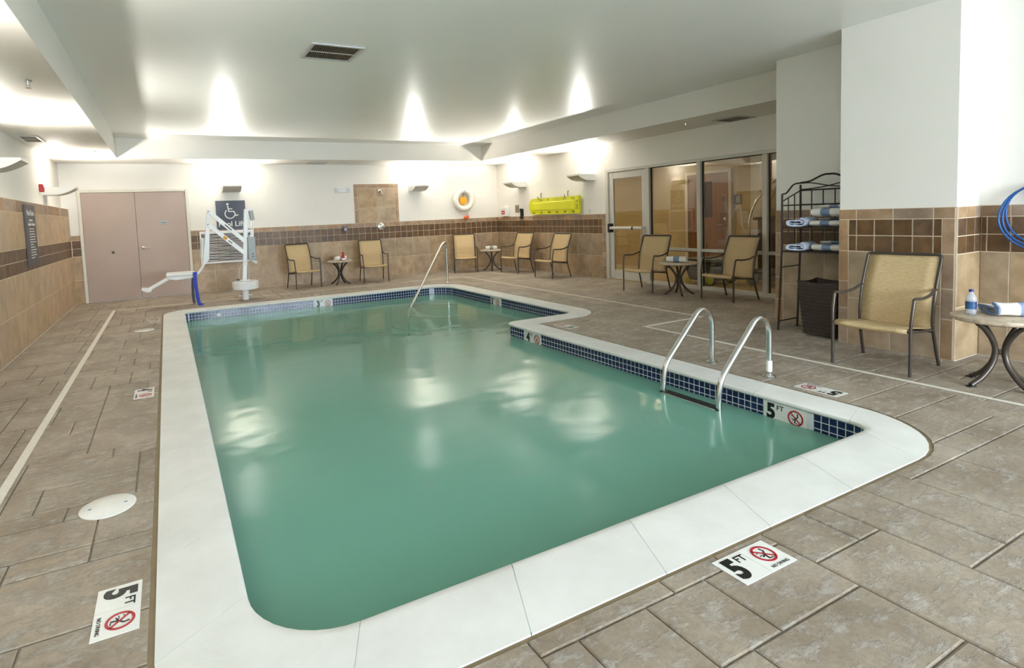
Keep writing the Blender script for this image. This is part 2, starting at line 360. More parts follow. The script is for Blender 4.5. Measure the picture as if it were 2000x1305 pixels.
def arc(cx, cy, r, a0, a1, n=24): return [(cx + r * math.cos(R(a0 + (a1 - a0) * i / n)), cy + r * math.sin(R(a0 + (a1 - a0) * i / n))) for i in range(n + 1)]
UPR = lambda rz: (R(90), 0, rz)          # stands a flat print up against a wall that faces local -y
BACK, RIGHT, LEFT = 0, R(-90), R(90)      # rotation of things on the back, right and left wall

# ------------------------------------------------------------------ room dimensions (metres)
YB, XLW, XLU, XR = 12.697, -1.634, -1.744, 7.963
H1, H2 = 2.690, 3.055
XF1, XF2, YF = -.705, 6.912, 11.682
X2, X3, X4 = 6.490, 5.947, 6.359
YW, YC1, YC0 = 4.145, 3.156, 2.250        # far end of the recess wall, column far face, column near face
YREAR = -6.0
TS, TL = .1524, .4572

# ------------------------------------------------------------------ pool outline
INN = [(.185, 1.845), (3.85, 1.845), (3.85, 6.07), (4.985, 6.07), (4.985, 10.09), (.185, 10.09)]
OUT = [(-.13, 1.485), (4.14, 1.485), (4.14, 5.755), (5.30, 5.755), (5.30, 10.405), (-.13, 10.405)]
RIN = [.34, .13, .14, .16, .38, .12]
ROUT = [.5, .58, .03, .48, .62, .42]
def shift_outline(P, d):
    n = len(P); out = []
    for i in range(n):
        a = Vector(P[i]) - Vector(P[i - 1]); b = Vector(P[(i + 1) % n]) - Vector(P[i]); a.normalize(); b.normalize()
        na, nb = Vector((a.y, -a.x)), Vector((b.y, -b.x)); out.append(tuple(Vector(P[i]) + (na + nb) * d))
    return out
def fillet(P, i, r, n):
    n_ = len(P); c = Vector(P[i]); a = (Vector(P[i - 1]) - c).normalized(); b = (Vector(P[(i + 1) % n_]) - c).normalized()
    o = c + (a + b) * r; s = c + a * r; e = c + b * r; a0 = math.atan2((s - o).y, (s - o).x); a1 = math.atan2((e - o).y, (e - o).x); d = a1 - a0
    while d > math.pi: d -= 2 * math.pi
    while d < -math.pi: d += 2 * math.pi
    return [o + Vector((math.cos(a0 + d * k / n), math.sin(a0 + d * k / n))) * r for k in range(n + 1)]
NA = 10
def outline(P, RR, n=NA):
    out = []
    for i in range(len(P)): out += fillet(P, i, RR[i], n)
    return out
pool_out = outline(OUT, ROUT); pool_mid_P = shift_outline(INN, .12); pool_mid = outline(pool_mid_P, [.3, .2, .08, .2, .4, .2])
seal_out = outline(shift_outline(OUT, .022), [r + (.022 if i != 2 else -.01) for i, r in enumerate(ROUT)])
wall_line = outline(shift_outline(INN, .03), [r + (.03 if i != 2 else -.03) for i, r in enumerate(RIN)])
def inside(p, poly):
    x, y = p; c = False; n = len(poly)
    for i in range(n):
        (x1, y1), (x2, y2) = poly[i], poly[i - 1]
        if (y1 > y) != (y2 > y) and x < (x2 - x1) * (y - y1) / (y2 - y1) + x1: c = not c
    return c
def boolean_mesh(me, cutter):
    o = bpy.data.objects.new('tmp', me); COL.objects.link(o); md = o.modifiers.new('b', 'BOOLEAN'); md.object = cutter; md.operation = 'DIFFERENCE'; md.solver = 'EXACT'
    dg = bpy.context.evaluated_depsgraph_get(); dg.update(); r = bpy.data.meshes.new_from_object(o.evaluated_get(dg)); bpy.data.objects.remove(o); r.materials.clear(); return r

# ------------------------------------------------------------------ floor and stamped slabs
def floor():
    mb = MB().bb(XLU - .2, 11.4, YREAR - .2, YB + .2, -.20, -.010)
    cut = inst('tmpcut', MB().prism([tuple(p) for p in pool_mid], -1, 1).mesh('c'), None)
    me = boolean_mesh(mb.mesh('floor'), cut)
    bpy.data.objects.remove(cut)
    fl = inst('floor', me, 'joint'); tag(fl, kind='structure')
    cutter = inst('tmpcut', MB().prism([tuple(p) for p in seal_out], -1, 1).mesh('c'), None)
    # random ashlar layout on a 0.1524 m grid
    U = TS; x0, y0 = XLW + .02, -1.2; nx, ny = int((XR - x0) / U) + 1, int((YB - y0) / U) + 1
    occ = [[False] * ny for _ in range(nx)]; cells = []
    sizes = [(4, 3), (3, 3), (3, 2), (2, 3), (2, 2), (4, 2), (2, 4), (3, 4), (5, 3), (3, 5), (4, 4), (2, 1), (1, 2)]; wts = [5, 5, 7, 7, 6, 5, 5, 4, 1, 1, 1, 2, 2]
    rr = random.Random(21)
    for i in range(nx):
        for j in range(ny):
            if occ[i][j]: continue
            w, h = rr.choices(sizes, wts)[0]
            while w > 1 and (i + w > nx or any(occ[i + a][j] for a in range(w))): w -= 1
            while h > 1 and (j + h > ny or any(occ[i + a][j + b] for a in range(w) for b in range(h) if j + b < ny) or j + h > ny): h -= 1
            for a in range(w):
                for b in range(h): occ[i + a][j + b] = True
            cells.append((i, j, w, h))
    blocks = [(X2, 99, YC1, YW), (X3, 99, YC0, YC1), (X4, 99, -99, YC0)]
    pieces = []
    for i, j, w, h in cells:
        a0, a1, b0, b1 = x0 + i * U, min(x0 + (i + w) * U, XR - .01), y0 + j * U, min(y0 + (j + h) * U, YB - .01)
        for bx0, bx1, by0, by1 in blocks:      # trim against the wall blocks
            if b1 > by0 + .001 and b0 < by1 - .001 and a1 > bx0: 
                if a0 >= bx0 - .02 : a1 = a0
                elif b0 >= by0 - .001 or b1 <= by1 + .001 or True: a1 = min(a1, bx0 - .004)
        if a1 - a0 < .03 or b1 - b0 < .03: continue
        S = [(a0 + (a1 - a0) * s / 5, b0 + (b1 - b0) * t / 5) for s in range(6) for t in range(6)]
        ins = [inside(p, seal_out) for p in S]
        if all(ins): continue
        pieces.append((a0, a1, b0, b1, any(ins)))
    # the largest in the picture first: nearest to the camera and in its view
    def key(p):
        cx, cy = (p[0] + p[1]) / 2, (p[2] + p[3]) / 2
        ang = math.degrees(math.atan2(cx, cy)); vis = cy > .9 and -32 < ang < 78
        return (0 if vis else 1, math.hypot(cx, cy) ** 2 / ((p[1] - p[0]) * (p[3] - p[2])) ** .5)
    pieces.sort(key=key)
    cache = {}; rest = MB(); restm = []; n = 0; G = .003
    def slab(w, h):
        mb = MB(); c = .006; e = [(-w / 2, -h / 2), (w / 2, -h / 2), (w / 2, h / 2), (-w / 2, h / 2)]; f = [(x - math.copysign(c, x), y - math.copysign(c, y)) for x, y in e]
        mb.add([(x, y, -.012) for x, y in e] + [(x, y, -.004) for x, y in e] + [(x, y, 0) for x, y in f],
               [(3, 2, 1, 0), (8, 9, 10, 11)] + [(i, (i + 1) % 4, 4 + (i + 1) % 4, 4 + i) for i in range(4)] + [(4 + i, 4 + (i + 1) % 4, 8 + (i + 1) % 4, 8 + i) for i in range(4)])
        return mb
    for a0, a1, b0, b1, cutit in pieces:
        w, h = round(a1 - a0 - 2 * G, 4), round(b1 - b0 - 2 * G, 4)
        if w < .03 or h < .03: continue
        c = ((a0 + a1) / 2, (b0 + b1) / 2, 0)
        if cutit:
            mb = slab(w, h); mb.v = [v + Vector(c) for v in mb.v]; me = boolean_mesh(mb.mesh('paving_slab'), cutter)
            if len(me.polygons) == 0: continue
            if n < 297: inst('paving_slab', me, 'deck', fl); n += 1
            else: rest.add([v.co.copy() for v in me.vertices], [list(p.vertices) for p in me.polygons])
        elif n < 297:
            if (w, h) not in cache: cache[(w, h)] = slab(w, h).mesh('paving_slab')
            inst('paving_slab', cache[(w, h)], 'deck', fl, c); n += 1
        else:
            mb = slab(w, h); rest.add([v + Vector(c) for v in mb.v], mb.f)
    bpy.data.objects.remove(cutter)
    tag(inst('far_paving', rest.mesh('far_paving'), 'deck', fl), kind='stuff')
    # painted boundary line
    for x0, x1, y0, y1 in [(-.925, -.875, -1.1, 11.2), (-.925, 6.03, 11.175, 11.205), (6.0, 6.035, 4.81, 11.205), (5.005, 6.035, 4.79, 4.83), (5.005, 5.045, -1.1, 4.81)]:
        obj('painted_line', MB().bb(x0, x1, y0, y1, -.003, .0015), 'line', fl)
    return fl
FLOOR = floor()

# ------------------------------------------------------------------ depth markers
def no_diving(parent, loc, rot, r, words=True):
    obj('prohibition_ring', MB().strip(arc(0, 0, r * .88, 0, 360, 40)[:-1], r * .2, closed=True).strip([(-r * .62, r * .62), (r * .62, -r * .62)], r * .16), 'red', parent, loc, rot)
    d = MB().strip([(-r * .1, -r * .62), (-r * .02, -r * .1), (r * .3, r * .25), (r * .22, r * .62)], r * .15, -.0002, .0008).strip([(-r * .02, -r * .1), (-r * .42, -r * .3)], r * .1, -.0002, .0008)
    d.strip([(-r * .1, -r * .58), (r * .32, -r * .62)], r * .08, -.0002, .0008)
    for yy in (-.15, .2): d.strip([(-r * .62, r * yy), (-r * .4, r * (yy + .08)), (-r * .2, r * yy)], r * .05, -.0002, .0008)
    obj('diver_pictogram', d, 'black', parent, loc, rot)
def marker(parent, num, loc, rz=0, upright=False, words=True):
    """a pair of 0.15 m tiles; local x is the reading direction"""
    o = obj('depth_marker', MB().bb(-.1524, -.0008, -.0762, .0762, -.004, 0).bb(.0008, .1524, -.0762, .0762, -.004, 0), 'whitetile', parent, loc, UPR(rz) if upright else (0, 0, rz))
    tag(o, label='white %s ft depth marker tile with no diving sign' % num)
    inst('numeral', text_mesh(num, .15, .007, .0006, sx=.86), 'black', o, (-.102, -.002, .0008))
    inst('unit_lettering', text_mesh('FT', .05, .0006, .0006), 'black', o, (-.034, .037, .0008))
    no_diving(o, (.076, .012 if words else .0, .0004), (0, 0, 0), .05 if words else .056)
    if words: inst('warning_lettering', text_mesh('NO DIVING', .0195, 0, .0006), 'black', o, (.076, -.058, .0008))
    return o
marker(FLOOR, '5', (-.257, 2.35, .002), R(-90)); marker(FLOOR, '4', (-.262, 5.38, .002), R(-90)); marker(FLOOR, '3', (-.26, 9.49, .002), R(-90))
marker(FLOOR, '5', (1.995, 1.362, .002), 0); marker(FLOOR, '5', (4.30, 2.41, .002), R(90)); marker(FLOOR, '4', (4.31, 5.40, .002), R(90))
marker(FLOOR, '3', (5.47, 8.10, .002), R(90)); marker(FLOOR, '3', (2.47, 10.54, .002), R(180))
for k, y in enumerate((3.27, 8.71)):
    t = thing('skimmer_lid', ['round white skimmer lid in the deck beyond the 5 ft tile by the long coping', 'round white skimmer lid near the 3 ft deck tile'][k], 'lid', (-.362, y, 0), 0, 'skimmer lids')
    obj('cover', MB().lathe([(.128, 0), (.128, .003), (.122, .005)], 36), 'whitetile', t, smooth=30)
    for s in (-1, 1): obj('finger_slot', MB().box((s * .08, 0, .0055), (.016, .008, .001)), 'hose', t)

# ------------------------------------------------------------------ pool: coping, wall, tiles, steps, water
def pool():
    P = thing('swimming_pool', 'green-watered swimming pool with white coping and blue waterline tiles', 'pool', (2.4, 6, -1.3))
    O = Vector((-2.4, -6, 1.3))
    n = len(INN); inn = [fillet(INN, i, RIN[i], NA) for i in range(n)]; out = [fillet(OUT, i, ROUT[i], NA) for i in range(n)]
    prof = [(0.030, -.034), (.010, -.032), (.002, -.024), (0, -.014), (.005, -.004), (.018, .001), (.05, .003), (.5, .001), (None, .0), (None, -.03)]
    def stone(pairs):
        vs = []; m = len(prof)
        for a, b in pairs:
            d = (b - a); L = d.length
            for s, z in prof:
                q = a + d * ((s / L) if (s is not None and s < .4) else (.5 if s == .5 else 1)); vs.append((q.x, q.y, z))
        fs = []; k = len(pairs)
        for i in range(k - 1):
            for j in range(m): fs.append((i * m + j, (i + 1) * m + j, (i + 1) * m + (j + 1) % m, i * m + (j + 1) % m))
        fs += [tuple(range(m)), tuple((k - 1) * m + j for j in range(m - 1, -1, -1))]
        obj('coping_stone', MB().add(vs, fs), 'coping', P, O, smooth=40)
    for i in range(n):
        pr = list(zip(inn[i], out[i])); stone(pr)
        a0, b0 = pr[-1]; a1, b1 = inn[(i + 1) % n][0], out[(i + 1) % n][0]; L = min((a1 - a0).length, (b1 - b0).length); k = max(1, round(L / .61))
        for s in range(k):
            t0, t1 = s / k + .0018 / L, (s + 1) / k - .0018 / L
            stone([(a0.lerp(a1, t0), b0.lerp(b1, t0)), (a0.lerp(a1, t1), b0.lerp(b1, t1))])
    # bed under the stones (shows as the mortar joint) and the sealant strip round the deck side
    mi = outline(shift_outline(INN, .035), RIN); mo = outline(shift_outline(OUT, -.01), ROUT); N = len(mi)
    obj('coping_bed', MB().add([(p.x, p.y, -.0012) for p in mi] + [(p.x, p.y, -.0012) for p in mo], [(i, (i + 1) % N, N + (i + 1) % N, N + i) for i in range(N)]), 'bluegrout', P, O)
    po, so = outline(shift_outline(OUT, -.008), ROUT), seal_out
    obj('sealant_joint', MB().add([(p.x, p.y, -.007) for p in po] + [(p.x, p.y, -.005) for p in so], [(i, (i + 1) % N, N + (i + 1) % N, N + i) for i in range(N)]), 'sealant', P, O)
    # shell
    wl = [tuple(p) for p in wall_line]; N = len(wl); wb = outline(shift_outline(INN, -.05), [r + .1 if i != 2 else .3 for i, r in enumerate(RIN)])
    vs = [(x, y, -.03) for x, y in wl] + [(x, y, -1.05) for x, y in wl] + [(p.x, p.y, -1.28) for p in wb]
    fs = [(i, N + i, N + (i + 1) % N, (i + 1) % N) for i in range(N)] + [(N + i, 2 * N + i, 2 * N + (i + 1) % N, N + (i + 1) % N) for i in range(N)] + [tuple(2 * N + i for i in range(N))]
    me = bpy.data.meshes.new('basin'); me.from_pydata(vs, [], fs); inst('basin', me, 'plaster', P, O)
    # corner steps round the far corner
    for k, (r, z) in enumerate(((.55, -.33), (.88, -.52), (1.21, -.71), (1.54, -.90))):
        c = Vector((5.0, 10.105)); poly = [tuple(c)] + [(c.x + r * math.cos(a), c.y + r * math.sin(a)) for a in [R(180 + 90 * i / 20) for i in range(21)]]
        obj('pool_step', MB().prism(poly, -1.25, z), 'plaster', P, O, bevel=.015)
        edge = [(c.x + (r - .02) * math.cos(a), c.y + (r - .02) * math.sin(a)) for a in [R(180 + 90 * i / 20) for i in range(21)]]
        obj('step_edge_strip', MB().strip(edge, .045, z, z + .004), 'blackstep', P, O)
    # markers let into the waterline band
    marks = [('5', (3.872, 2.41), RIGHT), ('4', (3.872, 5.47), RIGHT), ('3', (5.007, 8.16), RIGHT), ('3', (2.505, 10.112), BACK)]
    for num, (x, y), rz in marks:
        m = marker(P, num, (x + O.x, y + O.y, -.110 + O.z), rz, True, False)
    # waterline tiles: walk along the wall line
    tw = .0448; zrows = (-.0600, -.1108, -.1616); tm = MB().box((0, -.002, 0), (tw, .008, tw)).mesh('waterline_tile', .0012)
    gb = MB(); segs = []
    for i in range(N):
        a, b = Vector(wl[i]), Vector(wl[(i + 1) % N]); segs.append((a, b, (b - a).length))
    for a, b, L in segs: pass
    grv = [(x, y, -.034) for x, y in wl] + [(x, y, -.19) for x, y in wl]
    # band of grout just in front of the plaster
    gl = outline(shift_outline(INN, .0275), [r + (.0275 if i != 2 else -.0275) for i, r in enumerate(RIN)])
    obj('grout_band', MB().add([(p.x, p.y, -.033) for p in gl] + [(p.x, p.y, -.189) for p in gl], [(i, N + i, N + (i + 1) % N, (i + 1) % N) for i in range(N)]), 'bluegrout', P, O)
    tot = sum(s[2] for s in segs); pitch = .0508; tiles = []; pos = pitch / 2
    acc = 0
    for a, b, L in segs:
        while pos < acc + L:
            t = (pos - acc) / L; p = a.lerp(b, t); d = (b - a).normalized(); tiles.append((p, math.atan2(d.y, d.x))); pos += pitch
        acc += L
    def blocked(p):
        for num, (x, y), rz in marks:
            if rz == RIGHT and abs(p.x - x) < .1 and abs(p.y - y) < .176: return True
            if rz == BACK and abs(p.y - y) < .1 and abs(p.x - x) < .176: return True
        return False
    tiles = [t for t in tiles if not blocked(t[0])]
    # pool walls that face the camera, nearest first
    def vis(t):
        p, a = t; nrm = Vector((-math.sin(a), math.cos(a))); return nrm.dot(-p) > 0
    tiles.sort(key=lambda t: (not vis(t), t[0].length))
    cnt = 0; far = MB(); bx = MB().box((0, -.002, 0), (tw, .008, tw))
    for p, a in tiles:
        # the wall runs with the pool on its left: the tile front (local -y) turns to the pool
        rz = a + math.pi; off = Vector((-math.sin(a), math.cos(a))) * -.002
        for z in zrows:
            c = Vector((p.x + off.x, p.y + off.y, z))
            if cnt < 297: inst('waterline_tile', tm, 'bluetile', P, c + O, (0, 0, rz)); cnt += 1
            else:
                m = Matrix.Rotation(rz, 3, 'Z'); far.add([m @ v + c for v in bx.v], bx.f)
    tag(obj('far_waterline_tiles', far, 'bluetile', P, O), kind='stuff')
    for x, y, rz in ((.70, 10.100, 0),):
        obj('return_inlet', MB().lathe([(.034, 0), (.034, .008), (.02, .012)], 20, (0, 0, 0), 'y'), 'whitetile', P, Vector((x, y, -.11)) + O, smooth=40)
    # water
    wi = [tuple(p) for p in outline(shift_outline(INN, .026), [r + (.026 if i != 2 else -.026) for i, r in enumerate(RIN)])]
    N = len(wi); me = bpy.data.meshes.new('pool_water')
    me.from_pydata([(x, y, -.158) for x, y in wi] + [(x, y, -1.0) for x, y in wi], [], [tuple(range(N)), tuple(range(2 * N - 1, N - 1, -1))] + [(i, N + i, N + (i + 1) % N, (i + 1) % N) for i in range(N)])
    me.materials.append(M['water']); me.materials.append(M['waterbody'])
    for k, p in enumerate(me.polygons): p.material_index = 0 if k == 0 else 1
    w = bpy.data.objects.new('pool_water', me); COL.objects.link(w)
    tag(w, 'still murky green water filling the swimming pool', 'water', kind='stuff')
pool()

# ------------------------------------------------------------------ walls and tiling
_tc = {}
def tile_mesh(w, h, t=.007):
    k = (round(w, 3), round(h, 3), t)
    if k not in _tc:
        c = .002; e = [(-w / 2, -h / 2), (w / 2, -h / 2), (w / 2, h / 2), (-w / 2, h / 2)]; f = [(x - math.copysign(c, x), z - math.copysign(c, z)) for x, z in e]
        mb = MB().add([(x, 0, z) for x, z in e] + [(x, -t + c, z) for x, z in e] + [(x, -t, z) for x, z in f],
            [(8, 9, 10, 11)] + [(i, (i + 1) % 4, 4 + (i + 1) % 4, 4 + i) for i in range(4)] + [(4 + i, 4 + (i + 1) % 4, 8 + (i + 1) % 4, 8 + i) for i in range(4)] + [(3, 2, 1, 0)])
        _tc[k] = mb.v, mb.f
    mb = MB(); mb.v, mb.f = _tc[k]; return mb
_tm = {}
def tile(parent, name, mat, base, rz, u0, u1, z0, z1, g=.0075):
    """one wall tile; u runs along local x of a wall turned by rz, base is the wall plane's origin"""
    w, h = u1 - u0 - g, z1 - z0 - g
    if w < .012 or h < .012: return
    k = (round(w, 3), round(h, 3), mat)
    if k not in _tm: _tm[k] = tile_mesh(w, h).mesh(name)
    u = (u0 + u1) / 2; d = Vector((math.cos(rz), math.sin(rz), 0)); nrm = Vector((math.sin(rz), -math.cos(rz), 0))
    inst(name, _tm[k], mat, parent, Vector(base) + d * u + nrm * .0085 + Vector((0, 0, (z0 + z1) / 2)), (0, 0, rz))
def row(parent, name, mat, base, rz, u0, u1, z0, z1, step, start=None, skip=None):
    s = start if start is not None else u0; ks = []
    while s > u0: s -= step
    edges = [u0]; x = s + step
    while x < u1 - .001:
        if x > u0 + .001: edges.append(x)
        x += step
    edges.append(u1)
    for a, b in zip(edges, edges[1:]):
        if skip and skip(a, b, z0, z1): continue
        tile(parent, name, mat, base, rz, a, b, z0, z1)
def backing(parent, base, rz, u0, u1, z0, z1):
    d = Vector((math.cos(rz), math.sin(rz), 0)); nrm = Vector((math.sin(rz), -math.cos(rz), 0)); c = Vector(base) + d * (u0 + u1) / 2 + nrm * .006
    obj('tile_backing', MB().box((0, 0, 0), (u1 - u0, .012, z1 - z0)), 'grout', parent, c + Vector((0, 0, (z0 + z1) / 2)), (0, 0, rz))
ZB, ZM2, ZM1, ZL = 1.317, 1.219, .9144, .4572
def wainscot(parent, base, rz, u0, u1, lo=None, bo=None, mo=None, tmat='tile', zo=0):
    backing(parent, base, rz, u0, u1, 0, ZB)
    row(parent, 'border_tile', 'border', base, rz, u0, u1, ZM2, ZB, .3048, bo)
    row(parent, 'brown_tile', 'mosaic', base, rz, u0, u1, ZM1 + TS, ZM2, TS, mo); row(parent, 'brown_tile', 'mosaic', base, rz, u0, u1, ZM1, ZM1 + TS, TS, mo)
    row(parent, 'stone_tile', tmat, base, rz, u0, u1, ZL, ZM1, TL, lo); row(parent, 'stone_tile', tmat, base, rz, u0, u1, .0, ZL, TL, lo)

def walls():
    # back wall, with the double door let into it
    w = obj('wall_back', MB().bb(XLU - .2, XR + .2, YB, YB + .15, -.2, H2 + .2), 'paint'); tag(w, kind='structure')
    B = (0, YB, 0)
    dl, dr = -1.472, .448
    wainscot(w, B, BACK, XLW, dl, -1.4, -1.4, -1.472)
    # right of the door, round the window and the shower panel
    win = (.60, 1.70, .60, 1.29)
    def skip(a, b, z0, z1): return a > win[0] - .02 and b < win[1] + .02 and z0 > win[2] - .02 and z1 < win[3] + .02
    wainscot(w, B, BACK, dr, XR - .001, 3.16, 3.0, 2.251)
    sx0, sx1, sz1 = 4.0, 5.12, 2.235
    backing(w, B, BACK, sx0, sx1, ZB, sz1)
    row(w, 'border_tile', 'border', B, BACK, sx0, sx1, sz1 - .1, sz1, .3048, sx0)
    for x0, x1 in ((sx0, sx0 + .088), (sx1 - .088, sx1)):
        z = ZB
        while z < sz1 - .101: tile(w, 'border_tile', 'border', B, BACK, x0, x1, z, min(z + .3048, sz1 - .1)); z += .3048
    for x0, x1 in ((sx0 + .088, 4.55), (4.55, sx1 - .088)):
        tile(w, 'stone_tile', 'tile', B, BACK, x0, x1, ZB, 1.667); tile(w, 'stone_tile', 'tile', B, BACK, x0, x1, 1.667, sz1 - .1)
    # left wall: a thicker tiled dado below, paint above
    l = obj('wall_left', MB().bb(XLU - .15, XLU, YREAR, YB, -.2, H2 + .2).bb(XLU, XLW - .0001, YREAR, YB, -.2, 1.829), 'paint'); tag(l, kind='structure')
    Bl = (XLW - .012, 0, 0); y0 = 3.1
    backing(l, Bl, LEFT, y0, YB, 0, 1.829)
    row(l, 'border_tile', 'border', Bl, LEFT, y0, YB - .02, 1.6764, 1.829, .3048, 8.85)
    row(l, 'stone_tile', 'tileL', Bl, LEFT, y0, YB - .02, ZM2, 1.6764, TL, 8.85)
    for z in (ZM1, ZM1 + TS): row(l, 'brown_tile', 'mosaic', Bl, LEFT, 5.6, YB - .02, z, z + TS, TS, 8.85); row(l, 'brown_tile', 'mosaic', Bl, LEFT, y0, 5.6, z, z + TS, TS, 8.85)
    for z in (0, ZL): row(l, 'stone_tile', 'tileL', Bl, LEFT, y0, YB - .02, z, z + TL, TL, 8.6)
    # right wall with the glazed screen
    r = obj('wall_right', MB().bb(XR, XR + .12, 8.60, YB, -.2, H2 + .2).bb(XR, XR + .12, YC1, 8.60, 2.186, H2 + .2), 'paint'); tag(r, kind='structure')
    Br = (XR, 0, 0)
    wainscot(r, Br, RIGHT, -YB + .02, -8.70, -10.39, -10.5, -10.64)
    backing(r, Br, RIGHT, -8.70, -8.605, 0, ZB)
    for z in range(5): tile(r, 'border_tile', 'border', Br, RIGHT, -8.70, -8.605, z * .2634, (z + 1) * .2634)
    # recess wall, column, near wall
    a = obj('wall_right_recess', MB().bb(X2, XR + .12, YC1, YW, -.2, H2 + .1), 'paint'); tag(a, kind='structure')
    Ba = (X2, 0, 0); backing(a, Ba, RIGHT, -YW, -YC1, 0, ZB)
    for z in range(5): tile(a, 'border_tile', 'border', Ba, RIGHT, -YW, -YW + .09, z * .2634, (z + 1) * .2634)
    u0, u1 = -YW + .09, -YC1
    row(a, 'border_tile', 'border', Ba, RIGHT, u0, u1, ZM2, ZB, .3048); row(a, 'brown_tile', 'mosaic', Ba, RIGHT, u0, u1, ZM1, ZM1 + TS, TS); row(a, 'brown_tile', 'mosaic', Ba, RIGHT, u0, u1, ZM1 + TS, ZM2, TS)
    row(a, 'stone_tile', 'tile', Ba, RIGHT, u0, u1, ZL, ZM1, TL); row(a, 'stone_tile', 'tile', Ba, RIGHT, u0, u1, 0, ZL, TL)
    c = obj('wall_right_column', MB().bb(X3, XR + .12, YC0, YC1, -.2, H2 + .1), 'paint'); tag(c, kind='structure')
    Bc = (X3, 0, 0); backing(c, Bc, RIGHT, -YC1, -YC0, 0, ZB)
    for e in ((-YC1, -3.0), (-3.0, -2.70), (-2.70, -2.40), (-2.40, -YC0)): tile(c, 'border_tile', 'border', Bc, RIGHT, e[0], e[1], ZM2, ZB)
    for z in (ZM1, ZM1 + TS):
        for e in ((-3.07, -3.0), (-3.0, -2.85), (-2.85, -2.70), (-2.70, -2.55), (-2.55, -2.40), (-2.40, -2.338)): tile(c, 'brown_tile', 'mosaic', Bc, RIGHT, e[0], e[1], z, z + TS)
    for e in ((-YC1, -3.07), (-2.338, -YC0)):
        for z0, z1 in ((0, .352), (.352, .616), (.616, ZM1), (ZM1, ZM2)): tile(c, 'border_tile', 'border', Bc, RIGHT, e[0], e[1], z0, z1)
    for e in ((-3.07, -2.71), (-2.71, -2.338)):
        for z in (0, ZL): tile(c, 'stone_tile', 'tile', Bc, RIGHT, e[0], e[1], z, z + TL)
    Bd = (0, YC0, 0); backing(c, Bd, BACK, X3 - .012, X4, 0, ZB)
    for x0, x1 in ((X3 - .01, X3 + .14), (X3 + .14, X3 + .292), (X3 + .292, X4)):
        tile(c, 'border_tile', 'border', Bd, BACK, x0, x1, ZM2, ZB)
        for z in (ZM1, ZM1 + TS): tile(c, 'brown_tile', 'mosaic', Bd, BACK, x0, x1, z, z + TS)
    for z in (0, ZL): tile(c, 'stone_tile', 'tile', Bd, BACK, X3 - .01, X4, z, z + TL)
    n = obj('wall_right_near', MB().bb(X4, XR + .12, YREAR, YC0, -.2, H2 + .1), 'paint'); tag(n, kind='structure')
    Bn = (X4, 0, 0); wainscot(n, Bn, RIGHT, -YC0 + .02, .4, -2.04, -2.04, -2.19)
    # wall behind the camera with three tall windows
    xs = [XLU - .15, 1.25, 2.75, 3.05, 4.55, 4.75, 6.25, X4 + .2]; mb = MB()
    for i in range(0, 8, 2): mb.bb(xs[i], xs[i + 1], YREAR - .15, YREAR, -.2, H2 + .2)
    for i in (1, 3, 5): mb.bb(xs[i], xs[i + 1], YREAR - .15, YREAR, -.2, .8).bb(xs[i], xs[i + 1], YREAR - .15, YREAR, 2.7, H2 + .2)
    tag(obj('wall_rear', mb, 'paint'), kind='structure')
    for k, i in enumerate((1, 3, 5)):
        x0, x1 = xs[i], xs[i + 1]
        o = obj('window_%d' % (k + 2), MB().bb(x0, x1, YREAR - .12, YREAR - .04, .8, .85).bb(x0, x1, YREAR - .12, YREAR - .04, 2.65, 2.7).bb(x0, x0 + .05, YREAR - .12, YREAR - .04, .85, 2.65).bb(x1 - .05, x1, YREAR - .12, YREAR - .04, .85, 2.65), 'alu'); tag(o, kind='structure')
        obj('pane', MB().bb(x0 + .05, x1 - .05, YREAR - .084, YREAR - .078, .85, 2.65), 'sky', o)
    # ceilings: raised centre, lower band round it
    tag(obj('ceiling', MB().bb(XLU - .2, XR + .3, YREAR - .2, YB + .2, H2, H2 + .1), 'ceil'), kind='structure')
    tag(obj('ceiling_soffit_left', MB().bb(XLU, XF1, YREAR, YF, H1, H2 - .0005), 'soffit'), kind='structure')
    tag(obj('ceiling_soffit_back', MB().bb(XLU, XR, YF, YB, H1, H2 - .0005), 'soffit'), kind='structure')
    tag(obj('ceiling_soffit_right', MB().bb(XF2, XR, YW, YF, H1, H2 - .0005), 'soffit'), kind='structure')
walls()

